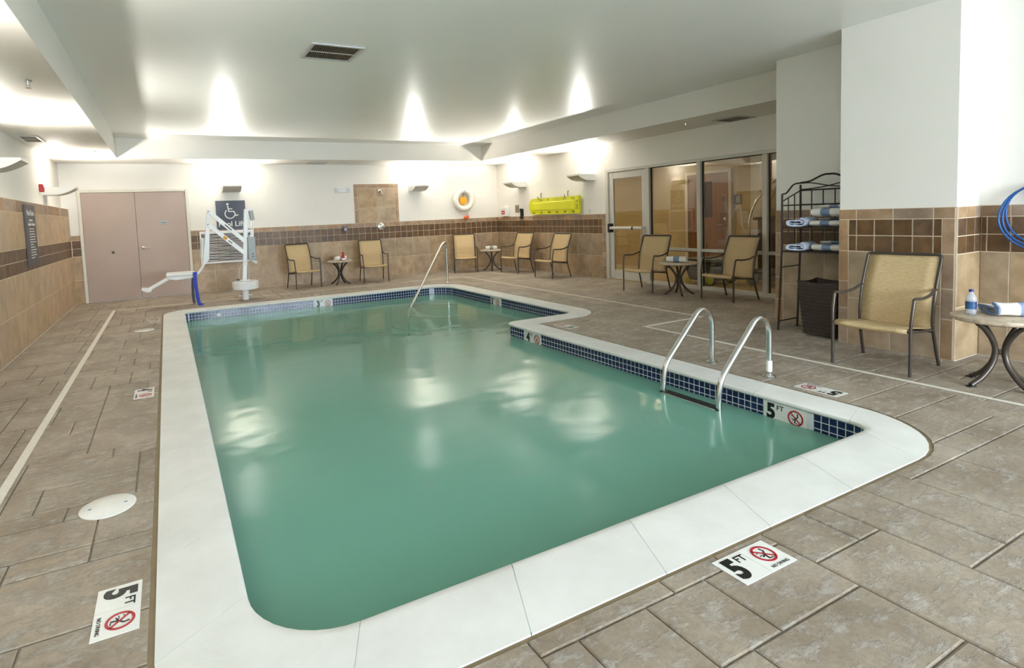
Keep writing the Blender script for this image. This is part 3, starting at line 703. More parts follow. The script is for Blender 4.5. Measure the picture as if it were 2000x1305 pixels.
# ------------------------------------------------------------------ double door, window and blind on the back wall
def back_door():
    x0, x1, xm, z = -1.422, .398, -.516, 2.13
    d = bpy.data.objects.new('door_1', None); COL.objects.link(d); d.location = (xm, YB, 0); tag(d, kind='structure'); O = Vector((-xm, -YB, 0))
    f = .055
    obj('door_frame', MB().bb(x0 - f, x0, YB - .045, YB - .001, 0, z + f).bb(x1, x1 + f, YB - .045, YB - .001, 0, z + f).bb(x0, x1, YB - .045, YB - .001, z, z + f), 'offwhite', d, O, bevel=.006)
    for a, b, nm in ((x0 + .003, xm - .003, 0), (xm + .003, x1 - .003, 1)):
        leaf = obj('door_leaf', MB().bb(a, b, YB - .03, YB - .001, .012, z - .003), 'door', d, O, bevel=.003)
        hx = a + .004 if nm == 0 else b - .004
        for hz in (.25, 1.05, 1.9): obj('hinge', MB().bb(hx - .012, hx + .008, YB - .042, YB - .028, hz - .055, hz + .055), 'grey', leaf)
        if nm:
            obj('lever_handle', MB().lathe([(.03, .028), (.03, .038), (.022, .042)], 20, (-.43, YB, 1.02), 'y').tube(roundpath([(-.43, YB - .04, 1.02), (-.43, YB - .08, 1.02), (-.31, YB - .085, 1.015)], .02), .011, 10), 'chrome', leaf, smooth=40)
            obj('name_plate', MB().bb(-.095, .045, YB - .036, YB - .03, 1.47, 1.55).bb(-.115, -.095, YB - .038, YB - .03, 1.47, 1.55), 'grey', leaf, bevel=.002)
            obj('plate_print', MB().bb(-.08, .03, YB - .0368, YB - .0358, 1.505, 1.516).bb(-.08, .01, YB - .0368, YB - .0358, 1.487, 1.493), 'rules', leaf)
        else: obj('lock_cylinder', MB().lathe([(.028, .03), (.028, .034), (.02, .036)], 20, (-.95, YB, .96), 'y'), 'bronze', leaf, smooth=40)
    w = bpy.data.objects.new('window_1', None); COL.objects.link(w); w.location = (1.15, YB, .61); tag(w, kind='structure'); O = Vector((-1.15, -YB, -.61))
    a, b, lo, hi = .615, 1.69, .605, 1.285; y = YB - .02
    obj('window_frame', MB().bb(a, b, y - .035, y, lo, lo + .035).bb(a, b, y - .035, y, hi - .035, hi).bb(a, a + .035, y - .035, y, lo + .035, hi - .035).bb(b - .035, b, y - .035, y, lo + .035, hi - .035), 'white', w, O, bevel=.004)
    obj('pane', MB().bb(a + .035, b - .035, y - .004, y, lo + .035, hi - .035), 'dark', w, O)
    t = thing('venetian_blind', 'crooked silver venetian blind in the low white-framed window behind the pool lift', 'blind', (1.15, y - .02, lo + .04)); O = Vector((-1.15, -(y - .02), -lo - .04))
    rr = random.Random(3); n = 26; zs = [lo + .05 + i * (hi - lo - .11) / (n - 1) for i in range(n)]
    for z in zs:
        pts = []; k = 8; a1, b1 = a + .045, b - .045; ph = rr.uniform(0, 6); am = rr.uniform(.002, .007); tl = rr.uniform(-.006, .006)
        for i in range(k + 1):
            s = i / k; pts.append((a1 + (b1 - a1) * s, y - .018, z + am * math.sin(ph + s * 7) + tl * (s - .5)))
        m = MB()
        for p, q in zip(pts, pts[1:]):
            m.add([(p[0], p[1] - .007, p[2] - .0075), (p[0], p[1] + .007, p[2] + .0075), (q[0], q[1] + .007, q[2] + .0075), (q[0], q[1] - .007, q[2] - .0075)], [(0, 1, 2, 3)])
        o = obj('slat', m, 'silver', t, O)
        md = o.modifiers.new('s', 'SOLIDIFY'); md.thickness = .0012
    obj('head_rail', MB().bb(a + .04, b - .04, y - .033, y - .006, hi - .055, hi - .036), 'white', t, O)
    for x in (.97, 1.2, 1.47): obj('cord', MB().tube([(x, y - .029, hi - .05), (x, y - .029, lo + .04)], .0022, 6), 'rules', t, O)
back_door()

# ------------------------------------------------------------------ glazed screen with push-bar door, and the corridor beyond
def screen():
    f = .06; y0, y1 = YW - .3, 8.60; zt = 2.186
    s = bpy.data.objects.new('window_5', None); COL.objects.link(s); s.location = (XR, 6, 0); tag(s, kind='structure'); O = Vector((-XR, -6, 0)); X0, X1 = XR + .0, XR + .1
    obj('head', MB().bb(X0, X1, y0, y1, zt - .05, zt), 'alu', s, O, bevel=.004); obj('sill', MB().bb(X0, X1, y0, 7.49, -.01, .055), 'alu', s, O, bevel=.004)
    for a, b in ((8.53, 8.60), (7.47, 7.55), (6.37, 6.445), (5.225, 5.30)): obj('mullion', MB().bb(X0 - .004, X1, a, b, -.01, zt - .05), 'alu', s, O, bevel=.004)
    for a, b in ((6.445, 7.47), (5.30, 6.37), (y0, 5.225)):
        obj('rail', MB().bb(X0, X1, a, b, .633, .682), 'alu', s, O, bevel=.004)
        for z0, z1 in ((.055, .633), (.682, zt - .05)):
            obj('pane', MB().bb(XR + .055, XR + .061, a, b, z0, z1), 'glass', s, O)
            obj('gasket', MB().bb(XR + .045, XR + .07, a, a + .008, z0, z1).bb(XR + .045, XR + .07, b - .014, b, z0, z1).bb(XR + .045, XR + .07, a, b, z1 - .012, z1), 'black', s, O)
    d = bpy.data.objects.new('door_2', None); COL.objects.link(d); d.location = (XR, 8, 0); tag(d, kind='structure'); O = Vector((-XR, -8, 0))
    a, b = 7.56, 8.52; x0, x1 = XR + .025, XR + .07
    obj('door_leaf', MB().bb(x0, x1, a, a + .11, .012, 2.125).bb(x0, x1, b - .11, b, .012, 2.125).bb(x0, x1, a + .11, b - .11, 2.0, 2.125).bb(x0, x1, a + .11, b - .11, .012, .2), 'alu', d, O, bevel=.004)
    obj('pane', MB().bb(XR + .044, XR + .05, a + .11, b - .11, .2, 2.0), 'glass', d, O)
    p = obj('push_bar', MB().tube([(XR - .045, a + .04, 1.03), (XR - .045, b - .1, 1.03)], .042, 14, flat=.75), 'offwhite', d, O, smooth=40)
    for yy in (a + .26, ): obj('bar_latch', MB().bb(XR - .092, XR - .0, yy - .012, yy + .012, 1.0, 1.06), 'black', p)
    obj('bar_housing', MB().bb(XR - .07, XR + .025, b - .1, b - .03, .945, 1.12), 'black', p, bevel=.006)
    obj('bar_bracket', MB().bb(XR - .05, XR + .025, a + .03, a + .07, 1.0, 1.06), 'offwhite', p)
    # corridor shell
    XE = 10.2
    tag(obj('wall_corridor', MB().bb(XE, XE + .1, 1.5, YB + .2, -.2, H1 + .2), 'ywall'), kind='structure')
    tag(obj('wall_corridor_end', MB().bb(XR + .12, XE, YB - .1, YB + .05, -.2, H1 + .2).bb(XR + .12, XE, 1.5, 1.6, -.2, H1 + .2), 'ywall'), kind='structure')
    tag(obj('ceiling_corridor', MB().bb(XR + .12, XE + .1, 1.5, YB, 2.5, 2.6), 'soffit'), kind='structure')
    tag(obj('floor_corridor', MB().bb(XR + .0, XE, 1.6, YB - .1, -.010, .0), 'cfloor'), kind='structure')
    d = bpy.data.objects.new('door_3', None); COL.objects.link(d); d.location = (XE, 7.95, 0); tag(d, kind='structure'); O = Vector((-XE, -7.95, 0))
    obj('door_frame', MB().bb(XE - .06, XE, 7.40, 7.46, 0, 2.12).bb(XE - .06, XE, 8.44, 8.50, 0, 2.12).bb(XE - .06, XE, 7.46, 8.44, 2.06, 2.12), 'offwhite', d, O)
    lf = obj('door_leaf', MB().bb(XE - .04, XE - .005, 7.463, 8.437, .01, 2.055), 'wood', d, O)
    obj('vision_panel', MB().bb(XE - .045, XE - .038, 7.85, 8.2, 1.15, 1.9), 'dark', lf); obj('lever_handle', MB().tube(roundpath([(XE - .03, 7.56, 1.0), (XE - .09, 7.56, 1.0), (XE - .09, 7.68, 1.0)], .02), .012, 8).lathe([(.03, -.04), (.03, -.046)], 16, (XE, 7.56, 1.12), 'x'), 'chrome', lf, smooth=40)
    # pillar, counter, sign, and lights added in the corridor
    tag(obj('corridor_pillar', MB().bb(9.9, XE - .001, 6.62, 6.82, 0, 2.499), 'white', bevel=.005), 'white square pillar beyond the glass screen behind the luggage cart', 'pillar')
    t = thing('reception_counter', 'dark granite-faced counter beyond the glass screen behind the luggage cart', 'counter', (9.9, 5.6, 0))
    obj('counter_front', MB().bb(-.2, .28, -1.5, .95, 0, 1.1), 'granite', t, bevel=.01); obj('counter_top', MB().bb(-.26, .29, -1.55, 1.0, 1.1, 1.15), 'granite', t, bevel=.008)
    t = thing('room_sign', 'small dark plaque on the ochre corridor wall beyond the glass screen', 'sign', (XE, 7.29, 1.4)); obj('plaque', MB().bb(-.012, -.001, -.075, .075, 0, .19), 'dark', t); obj('raised_panel', MB().bb(-.016, -.012, -.065, .03, .02, .17), 'plate', t)
    for y in (4.6, 8.6, 11.2):  # unseen fixtures, added to brighten the corridor behind the glass
        t = thing('added_corridor_light', 'added flat square ceiling light in the corridor, %s' % ('opposite the dark counter' if y < 6 else 'opposite the wooden door' if y < 9 else 'at the far end past the wooden door'), 'light', (9.1, y, 2.5), 0, 'added corridor ceiling lights')
        obj('housing', MB().bb(-.3, .3, -.3, .3, -.03, -.001), 'white', t, bevel=.004); obj('diffuser', MB().bb(-.27, .27, -.27, .27, -.036, -.03), 'added_bulb', t)
        area('added_corridor_lamp', (9.1, y, 2.45), (0, 0, 0), .5, .5, CORRIDOR_W, (1, .86, .62))
    # luggage cart
    t = thing('luggage_cart', 'chrome luggage cart with arched frame standing beyond the glass screen', 'cart', (9.2, 5.75, 0), 0)
    obj('platform', MB().bb(-.3, .3, -.5, .5, .20, .26), 'rules', t, bevel=.02, seg=2)
    for x in (-.24, .24): obj('arch', MB().tube(roundpath([(x, -.45, .26), (x, -.45, 1.35), (0, 0, 1.95)], [.35], 8) + roundpath([(0, 0, 1.95), (x, .45, 1.35), (x, .45, .26)], [.35], 8)[1:], .019, 10), 'chrome', t, smooth=40)
    obj('hanging_rail', MB().tube([(0, -.42, 1.62), (0, .42, 1.62)], .015, 10), 'chrome', t, smooth=40)
    for x in (-.22, .22):
        for y in (-.4, .4):
            wv = obj('wheel', MB().lathe([(.1, -.02), (.1, .02)], 20, (x, y, .1), 'x'), 'grey', t, smooth=40); obj('wheel_fork', MB().bb(x - .03, x + .03, y - .02, y + .02, .17, .21), 'black', t)
    # black trolley with lime wheels
    t = thing('equipment_trolley', 'black bin trolley with lime green wheels beyond the glass screen', 'trolley', (8.72, 6.8, 0))
    obj('bin', MB().add([(-.18, -.24, .06), (.2, -.24, .06), (.2, .3, .06), (-.18, .3, .06), (-.24, -.3, .4), (.25, -.3, .4), (.25, .36, .4), (-.24, .36, .4)], [(3, 2, 1, 0), (4, 5, 6, 7), (0, 1, 5, 4), (1, 2, 6, 5), (2, 3, 7, 6), (3, 0, 4, 7)]), 'blackstep', t, bevel=.015)
    obj('rim', MB().bb(-.26, .27, -.32, .38, .39, .43), 'blackstep', t, bevel=.01); obj('lid', MB().bb(-.2, .2, -.26, .32, .43, .46), 'grey', t, bevel=.01)
    for x in (-.22, .22):
        wv = obj('wheel', MB().lathe([(.1, -.025), (.1, .025)], 24, (x * 1.18, -.22, .1), 'x'), 'blackstep', t, smooth=40); obj('hub_cap', MB().lathe([(.083, -.03), (.083, .03), (.05, .034)], 24, (x * 1.18, -.22, .1), 'x'), 'lime', wv, smooth=40)
        obj('caster', MB().lathe([(.05, -.015), (.05, .015)], 16, (x, .28, .05), 'x'), 'lime', t, smooth=40)
screen()

# ------------------------------------------------------------------ wall sconces (the room's lamps)
def sconces():
    d, w = .45, .35; top, bot = 0, -.13
    n = 12; curve = [(0, bot), (.16, bot)] + [(.16 + (d - .16) * i / n, bot + (.105) * (i / n) ** 1.9) for i in range(1, n + 1)]
    root = thing('wall_sconce', 'x', 'lamp', group='boat-shaped wall sconces')
    m = MB(); k = len(curve); th = .006
    for s in (-w / 2, w / 2): m.v += [Vector((s, -a, z)) for a, z in curve] + [Vector((s, -a, z + th)) for a, z in curve]
    for i in range(k - 1):
        m.f += [[i, i + 1, 2 * k + i + 1, 2 * k + i], [k + i, 3 * k + i, 3 * k + i + 1, k + i + 1], [i, k + i, k + i + 1, i + 1], [2 * k + i, 2 * k + i + 1, 3 * k + i + 1, 3 * k + i]]
    m.f += [[0, 2 * k, 3 * k, k], [k - 1, 2 * k - 1, 4 * k - 1, 3 * k - 1]]
    obj('underside', m, 'sconceU', root, smooth=40)
    obj('front_lip', MB().bb(-w / 2, w / 2, -d - .004, -d + .004, -.03, 0), 'sconceU', root)
    for s in (-1, 1):
        poly = [(a, z) for a, z in curve] + [(d, top), (0, top)]
        obj('side_panel', MB().prism(poly, 0, .006, lambda a, b, t, s=s: (s * (w / 2 + t), -a, b)), 'sconce', root)
    obj('back_plate', MB().bb(-w / 2, w / 2, -.006, -.0005, bot, top), 'sconce', root)
    obj('lamp_tube', MB().tube([(-.12, -.15, -.10), (.12, -.15, -.10)], .012, 10), 'lamp', root, smooth=40)
    l = bpy.data.lights.new('sconce_light', 'AREA'); l.shape = 'RECTANGLE'; l.size = .22; l.size_y = .1; l.energy = SCONCE_W; l.spread = R(150); l.color = (1, .975, .925)
    lo = bpy.data.objects.new('sconce_light', l); COL.objects.link(lo); lo.parent = root; lo.location = (0, -.15, -.072); lo.rotation_euler = (R(180 + 46), 0, 0)
    spots = [((1.285, YB, 2.225), BACK, 'boat-shaped sconce on the back wall above the pool lift sign'),
             ((5.575, YB, 2.17), BACK, 'boat-shaped sconce on the back wall between the shower and the life ring'),
             ((XR, 11.51, 2.16), RIGHT, 'boat-shaped sconce on the wall above the black telephone'),
             ((XR, 9.07, 2.145), RIGHT, 'boat-shaped sconce on the wall above the yellow rescue board, by the glazed door'),
             ((XLU, 11.2, 2.145), LEFT, 'boat-shaped sconce beside the red alarm strobe'),
             ((XLU, 7.35, 2.20), LEFT, 'boat-shaped sconce above the tiled wall, neighbour of the one by the red strobe'),
             ((XLU, 3.5, 2.20), LEFT, 'boat-shaped sconce on the tiled wall beside the 5 ft end of the pool')]
    for i, (p, rz, lab) in enumerate(spots):
        o = root if i == 0 else copy_tree(root); o.location = p; o.rotation_euler = (0, 0, rz); o['label'] = lab
sconces()

# ------------------------------------------------------------------ patio chairs and tables
def chair_proto():
    root = thing('patio_chair', 'x', 'chair', group='sling patio chairs round the pool'); w = .2775; r = .0125
    for s in (-1, 1):
        x = s * w
        obj('leg', MB().tube(spline([(x, -.268, 0), (x, -.268, .2), (x, -.270, .36), (x + s * .004, -.262, .47), (x + s * .006, -.232, .605)], 5), r, 10), 'bronze', root, smooth=50)
        obj('leg', MB().tube(spline([(x * .99, .262, 0), (x * .97, .215, .14), (x * .955, .168, .31), (x * .95, .163, .42)], 5), r, 10), 'bronze', root, smooth=50)
        obj('armrest', MB().tube(spline([(x + s * .006, -.236, .604), (x + s * .008, -.2, .614), (x + s * .004, -.08, .604), (x * .99, .06, .612), (x * .97, .15, .634), (x * .955, .20, .648)], 5), r, 10), 'bronze', root, smooth=50)
        obj('side_rail', MB().tube(spline([(x * .985, -.268, .355), (x * .965, -.1, .335), (x * .95, .165, .315)], 5), .011, 8), 'bronze', root, smooth=50)
    obj('back_frame', MB().tube(roundpath([(-w * .95, .163, .40), (-w * .955, .19, .62), (-w * .955, .315, .925), (w * .955, .315, .925), (w * .955, .19, .62), (w * .95, .163, .40)], [.2, .03, .03, .2], 6), r, 10), 'bronze', root, smooth=50)
    obj('crossbar', MB().tube([(-w * .95, .163, .30), (w * .95, .163, .30)], .011, 8), 'bronze', root, smooth=50)
    obj('crossbar', MB().tube([(-w, -.262, .352), (w, -.262, .352)], .011, 8), 'bronze', root, smooth=50)
    def sheet(prof, ww, t=.006):
        m = MB(); P = spline([(0, a, b) for a, b in prof], 5); k = len(P); nx = 6; vs = []
        for i in range(nx + 1):
            x = -ww + 2 * ww * i / nx; sag = -.012 * (1 - (x / ww) ** 2)
            for j, p in enumerate(P): vs.append((x, p.y + sag * (-.7 if p.z > .42 else 0), p.z + sag * (.9 if p.z <= .42 else 0)))
        fs = [(i * k + j, (i + 1) * k + j, (i + 1) * k + j + 1, i * k + j + 1) for i in range(nx) for j in range(k - 1)]
        m.add(vs, fs); return m, t
    m, t = sheet([(-.275, .34), (-.29, .362), (-.27, .378), (-.22, .382), (-.08, .362), (.08, .342), (.165, .338)], w * .93); o = obj('seat_sling', m, 'sling', root, smooth=60); md = o.modifiers.new('s', 'SOLIDIFY'); md.thickness = t
    m, t = sheet([(.150, .335), (.158, .40), (.170, .52), (.188, .62), (.245, .76), (.312, .918)], w * .90); o = obj('back_sling', m, 'sling', root, smooth=60); md = o.modifiers.new('s', 'SOLIDIFY'); md.thickness = t
    return root
CH = chair_proto()
spots = [(5.405, 2.505, -87.3, 'tan sling patio chair standing in front of the tiled column beside the brown hamper'),
         (2.575, 12.0, 10, 'tan sling patio chair between the pool lift and the table with the red bottle'),
         (4.145, 11.96, -7, 'tan sling patio chair under the wall shower'),
         (6.58, 12.07, -25, 'tan sling patio chair under the life ring'),
         (7.44, 11.06, -77, 'tan sling patio chair in the corner between the small table and the rescue board'),
         (7.40, 9.64, -85, 'tan sling patio chair under the yellow rescue board, closest to the glazed door'),
         (7.28, 6.90, -80, 'tan sling patio chair in front of the glazed push-bar door'),
         (7.46, 5.47, -93, 'tan sling patio chair in front of the glass panes by the towel rack')]
for i, (x, y, a, lab) in enumerate(spots):
    o = CH if i == 0 else copy_tree(CH); o.location = (x, y, 0); o.rotation_euler = (0, 0, R(a)); o['label'] = lab
def table_proto():
    root = thing('side_table', 'x', 'table', group='round stone-topped side tables'); h = .52
    obj('table_top', MB().lathe([(.262, h - .036), (.276, h - .030), (.281, h - .018), (.278, h - .004), (.268, h)], 48), 'tabletop', root, smooth=30)
    obj('top_ring', MB().lathe([(.19, h - .05), (.19, h - .036)], 32), 'bronze', root, smooth=40)
    for k in range(4):
        a = math.pi / 4 + k * math.pi / 2; c, s = math.cos(a), math.sin(a)
        prof = spline([(.175, .472), (.115, .42), (.055, .33), (.036, .25), (.06, .16), (.13, .07), (.215, .012)], 6); pts = [(p[0] * c, p[0] * s, p[1]) for p in prof]
        m = MB(); up = Vector((-s, c, 0))
        m.tube(pts, .018, 8, flat=1.0, upv=(-s, c, 0)); obj('leg', m, 'bronze', root, smooth=50)
        obj('foot_pad', MB().box((.212 * c, .212 * s, .005), (.05, .036, .010), Matrix.Rotation(a, 3, 'Z')), 'blackstep', root)
    obj('leg_collar', MB().lathe([(.03, .235), (.034, .25), (.03, .265)], 16), 'bronze', root, smooth=40)
    return root
TB = table_proto()
tabs = [(5.42, 1.78, 20, 'round stone-topped side table with a water bottle and a rumpled towel'), (3.38, 12.0, 5, 'round stone-topped side table with a red bottle, beside the pool lift end'),
        (7.22, 11.86, 12, 'round stone-topped side table in the corner under the white wall box'), (7.29, 6.25, 8, 'round stone-topped side table with a rolled towel in front of the glass screen')]
for i, (x, y, a, lab) in enumerate(tabs):
    o = TB if i == 0 else copy_tree(TB); o.location = (x, y, 0); o.rotation_euler = (0, 0, R(a)); o['label'] = lab

# ------------------------------------------------------------------ towels
def towel(name, label, loc, rz, L, wid, hgt, mat, turns=2.2, group=None, wob=.006, seed=1):
    """rolled or folded towel: a flattened spiral band swept along local x"""
    rr = random.Random(seed); N = int(turns * 22); th = hgt / (2 * turns + .6); cs = []
    for i in range(N + 1):
        a = 2 * math.pi * i / 22 + math.pi * .6; f = 1 - i / N * (1 - .16); ca, sa = math.cos(a), math.sin(a)
        sx = math.copysign(abs(ca) ** .62, ca); sz = math.copysign(abs(sa) ** .8, sa)
        h2 = hgt / 2 * f; w2 = max(wid / 2 - (hgt / 2 - h2), th); cs.append((sx * w2, sz * h2))
    k = len(cs); inner = []
    for i, (a, b) in enumerate(cs):
        l = math.hypot(a, b) or 1e-6; q = th * .86; inner.append((a - a / l * min(q, l * .7), b - b / l * min(q, l * .7)))
    prof = cs + inner[::-1]; m = len(prof); nx = 10; vs = []; fs = []
    for j in range(nx + 1):
        x = -L / 2 + L * j / nx; e = 1 - .05 * (abs(2 * j / nx - 1) ** 4)
        for i, (a, b) in enumerate(prof):
            wv = wob * math.sin(i * .7 + j * .9 + seed); vs.append((x + rr.uniform(-.003, .003), a * e + wv * .4, hgt / 2 + b * e * (1 + .04 * math.sin(j * 1.3 + seed))))
    zmin = min(v[2] for v in vs); vs = [(a, b, max(c - zmin, 0)) for a, b, c in vs]
    for j in range(nx):
        for i in range(m): fs.append((j * m + i, j * m + (i + 1) % m, (j + 1) * m + (i + 1) % m, (j + 1) * m + i))
    for j, fl in ((0, False), (nx, True)):
        for i in range(k - 1):
            q = (j * m + i, j * m + i + 1, j * m + m - 2 - i, j * m + m - 1 - i); fs.append(q if not fl else q[::-1])
    o = obj(name, MB().add(vs, fs), mat, None, loc, (0, 0, rz), smooth=70); return tag(o, label, 'towel', group)
GT = 'striped pool towels'

# ------------------------------------------------------------------ towel rack, hamper and its towels
def rack():
    y1, y0 = 3.785, 3.185; xf, xb = 6.03, 6.36
    t = thing('towel_rack', 'black iron towel rack with an arched back in the recess by the column', 'rack', ((xf + xb) / 2, (y0 + y1) / 2, 0)); O = -t.location
    def tb(n, pts, r=.009, seg=8): return obj(n, MB().tube(pts, r, seg), 'iron', t, O, smooth=45)
    for y, s in ((y1, 1), (y0, -1)):
        tb('post', [(xf - .035, y + s * .02, 0), (xf, y, .95), (xf, y, 1.50)], .011); tb('post', [(xb - .03, y + s * .015, 0), (xb, y, .95), (xb, y, 1.60)], .011)
        tb('side_crest', spline([(xf, y, 1.50), (xf + .08, y, 1.515), (xf + .2, y, 1.60), (xb, y, 1.62)], 6)); tb('side_brace', [(xf, y, 1.42), (xb, y, 1.535)], .007); tb('side_rail', [(xf, y, 1.375), (xb, y, 1.375)], .007)
        for k in (1, 2): xx = xf + (xb - xf) * k / 3; tb('spindle', [(xx, y, .88), (xx, y, 1.42 + .115 * k / 3)], .006)
        for z in (.70, .10): tb('stretcher', [(xf - .035 * (1 - z / .95), y + s * .02 * (1 - z / .95), z), (xb - .03 * (1 - z / .95), y + s * .015 * (1 - z / .95), z)], .007)
    ym = (y0 + y1) / 2
    tb('crest_rail', spline([(xb, y1, 1.62), (xb, y1 - .10, 1.632), (xb, ym + .07, 1.688), (xb, ym, 1.695), (xb, ym - .07, 1.688), (xb, y0 + .10, 1.632), (xb, y0, 1.62)], 6), .010)
    tb('scroll', spline([(xb, y1, 1.615), (xb, y1 - .12, 1.612), (xb, ym, 1.572), (xb, y0 + .12, 1.55), (xb, y0, 1.545)], 6), .006); tb('scroll', spline([(xb, y1, 1.545), (xb, y1 - .12, 1.55), (xb, ym, 1.572), (xb, y0 + .12, 1.612), (xb, y0, 1.615)], 6), .006)
    for z in (1.535, 1.375): tb('back_rail', [(xb, y1, z), (xb, y0, z)], .008)
    for k in (1, 2, 3, 4): yy = y1 + (y0 - y1) * k / 5; tb('spindle', [(xb, yy, .88), (xb, yy, 1.535)], .006)
    for z in (1.135, .875):
        m = MB().bb(xf - .01, xf + .008, y0, y1, z - .008, z + .008).bb(xb - .008, xb + .008, y0, y1, z - .008, z + .008)
        sh = obj('shelf', m, 'iron', t, O)
        for k in range(9): xx = xf + (xb - xf) * (k + .5) / 9; obj('shelf_wire', MB().bb(xx - .004, xx + .004, y0, y1, z - .001, z + .007), 'iron', sh)
    z1, z2 = 1.1435, .8835
    towel('folded_towel', 'folded towel with its coiled pale blue end showing, on the upper rack shelf', (6.16, 3.66, z1), R(8), .27, .24, .115, 'towelP', 1.6, GT, seed=2)
    towel('folded_towel', 'folded white and blue towel lying flat on the upper rack shelf under another', (6.18, 3.37, z1), R(90), .30, .27, .10, 'towelX', 1.5, GT, seed=3)
    towel('folded_towel', 'plump white and blue towel topmost of the pair on the upper rack shelf', (6.18, 3.37, z1 + .1015), R(90), .29, .27, .14, 'towelX', 1.5, GT, seed=4)
    towel('folded_towel', 'folded towel with its coiled pale blue end showing, on the lower rack shelf', (6.16, 3.66, z2), R(8), .27, .24, .112, 'towelP', 1.6, GT, seed=5)
    towel('folded_towel', 'folded white and blue towel beside the coiled one on the lower rack shelf', (6.18, 3.355, z2), R(90), .29, .27, .118, 'towelX', 1.5, GT, seed=6)
    # hamper
    t = thing('laundry_hamper', 'dark brown woven hamper, wider at the top, under the towel rack', 'hamper', (6.17, 3.40, 0)); n = 10; a0, b0, a1, b1, h = .135, .155, .172, .20, .56
    vs = []; fs = []; ring = []
    def ringpts(a, b, z, dip):
        P = []
        for s, e in (((-a, -b), (a, -b)), ((a, -b), (a, b)), ((a, b), (-a, b)), ((-a, b), (-a, -b))):
            for i in range(n): q = i / n; P.append((s[0] + (e[0] - s[0]) * q, s[1] + (e[1] - s[1]) * q, z - dip * math.sin(math.pi * q)))
        return P
    L = 14
    for k in range(L + 1): q = k / L; vs += ringpts(a0 + (a1 - a0) * q, b0 + (b1 - b0) * q, .004 + h * q, .018 * q)
    for k in range(L + 1): q = 1 - k / L; vs += ringpts(a0 + (a1 - a0) * q - .012, b0 + (b1 - b0) * q - .012, .014 + (h - .010) * q, .018 * q)
    m = 4 * n
    for k in range(2 * L + 1):
        for i in range(m): fs.append((k * m + i, k * m + (i + 1) % m, (k + 1) * m + (i + 1) % m, (k + 1) * m + i))
    fs += [tuple(range(m - 1, -1, -1)), tuple((2 * L + 1) * m + i for i in range(m))]
    obj('basket', MB().add(vs, fs), 'wicker', t, smooth=35)
    for k in range(1, 14): q = k / 14; P = ringpts(a0 + (a1 - a0) * q + .002, b0 + (b1 - b0) * q + .002, h * q, .018 * q); obj('weave_band', MB().tube(P, .010, 5, closed=True, flat=.45), 'wicker', t)
    obj('rim', MB().tube(ringpts(a1 - .004, b1 - .004, h + .004, .018), .012, 6, closed=True), 'wicker', t, smooth=50)
rack()

# ------------------------------------------------------------------ things on the tables
def table_things():
    z = .5205
    t = thing('water_bottle', 'clear plastic water bottle with blue cap and label on the stone table', 'bottle', (5.345, 1.925, z))
    obj('body', MB().lathe([(.026, 0), (.031, .004), (.0325, .02), (.0325, .05), (.031, .055), (.0325, .06), (.0325, .115), (.03, .13), (.02, .152), (.0125, .162), (.0125, .172)], 28), 'clear', t, smooth=50)
    obj('cap', MB().lathe([(.0145, .17), (.0145, .186), (.012, .188)], 20), 'cap', t, smooth=40); obj('label_band', MB().lathe([(.0331, .042), (.0331, .098)], 28), 'label', t, smooth=40)
    towel('rumpled_towel', 'rumpled white and blue striped towel on the table with the water bottle', (5.56, 1.74, z), R(-42), .36, .27, .118, 'towelX', 1.3, GT, .022, 8)
    towel('rolled_towel', 'rolled blue and white towel on the side table in front of the glass screen', (7.27, 6.26, z), R(-62), .30, .17, .105, 'towelX', 2.4, GT, .003, 9)
    towel('rolled_towel', 'rolled white towel with one grey band on the corner side table', (7.20, 11.84, z), R(-25), .28, .12, .10, 'towelG', 2.6, GT, .002, 10)
    towel('rolled_towel', 'rolled grey and white towel beside the red bottle', (3.40, 12.02, z), R(20), .27, .13, .105, 'towelG', 2.5, GT, .002, 11)
    t = thing('red_bottle', 'small red bottle with a pale label on the side table', 'bottle', (3.42, 11.86, z))
    obj('body', MB().lathe([(.03, 0), (.033, .005), (.033, .10), (.026, .12), (.018, .135), (.018, .15)], 24), 'sauce', t, smooth=50); obj('cap', MB().lathe([(.022, .148), (.022, .182), (.018, .186)], 20), 'sauce', t, smooth=40); obj('label_band', MB().lathe([(.0336, .012), (.0336, .055)], 24), 'signwhite', t, smooth=40)
table_things()

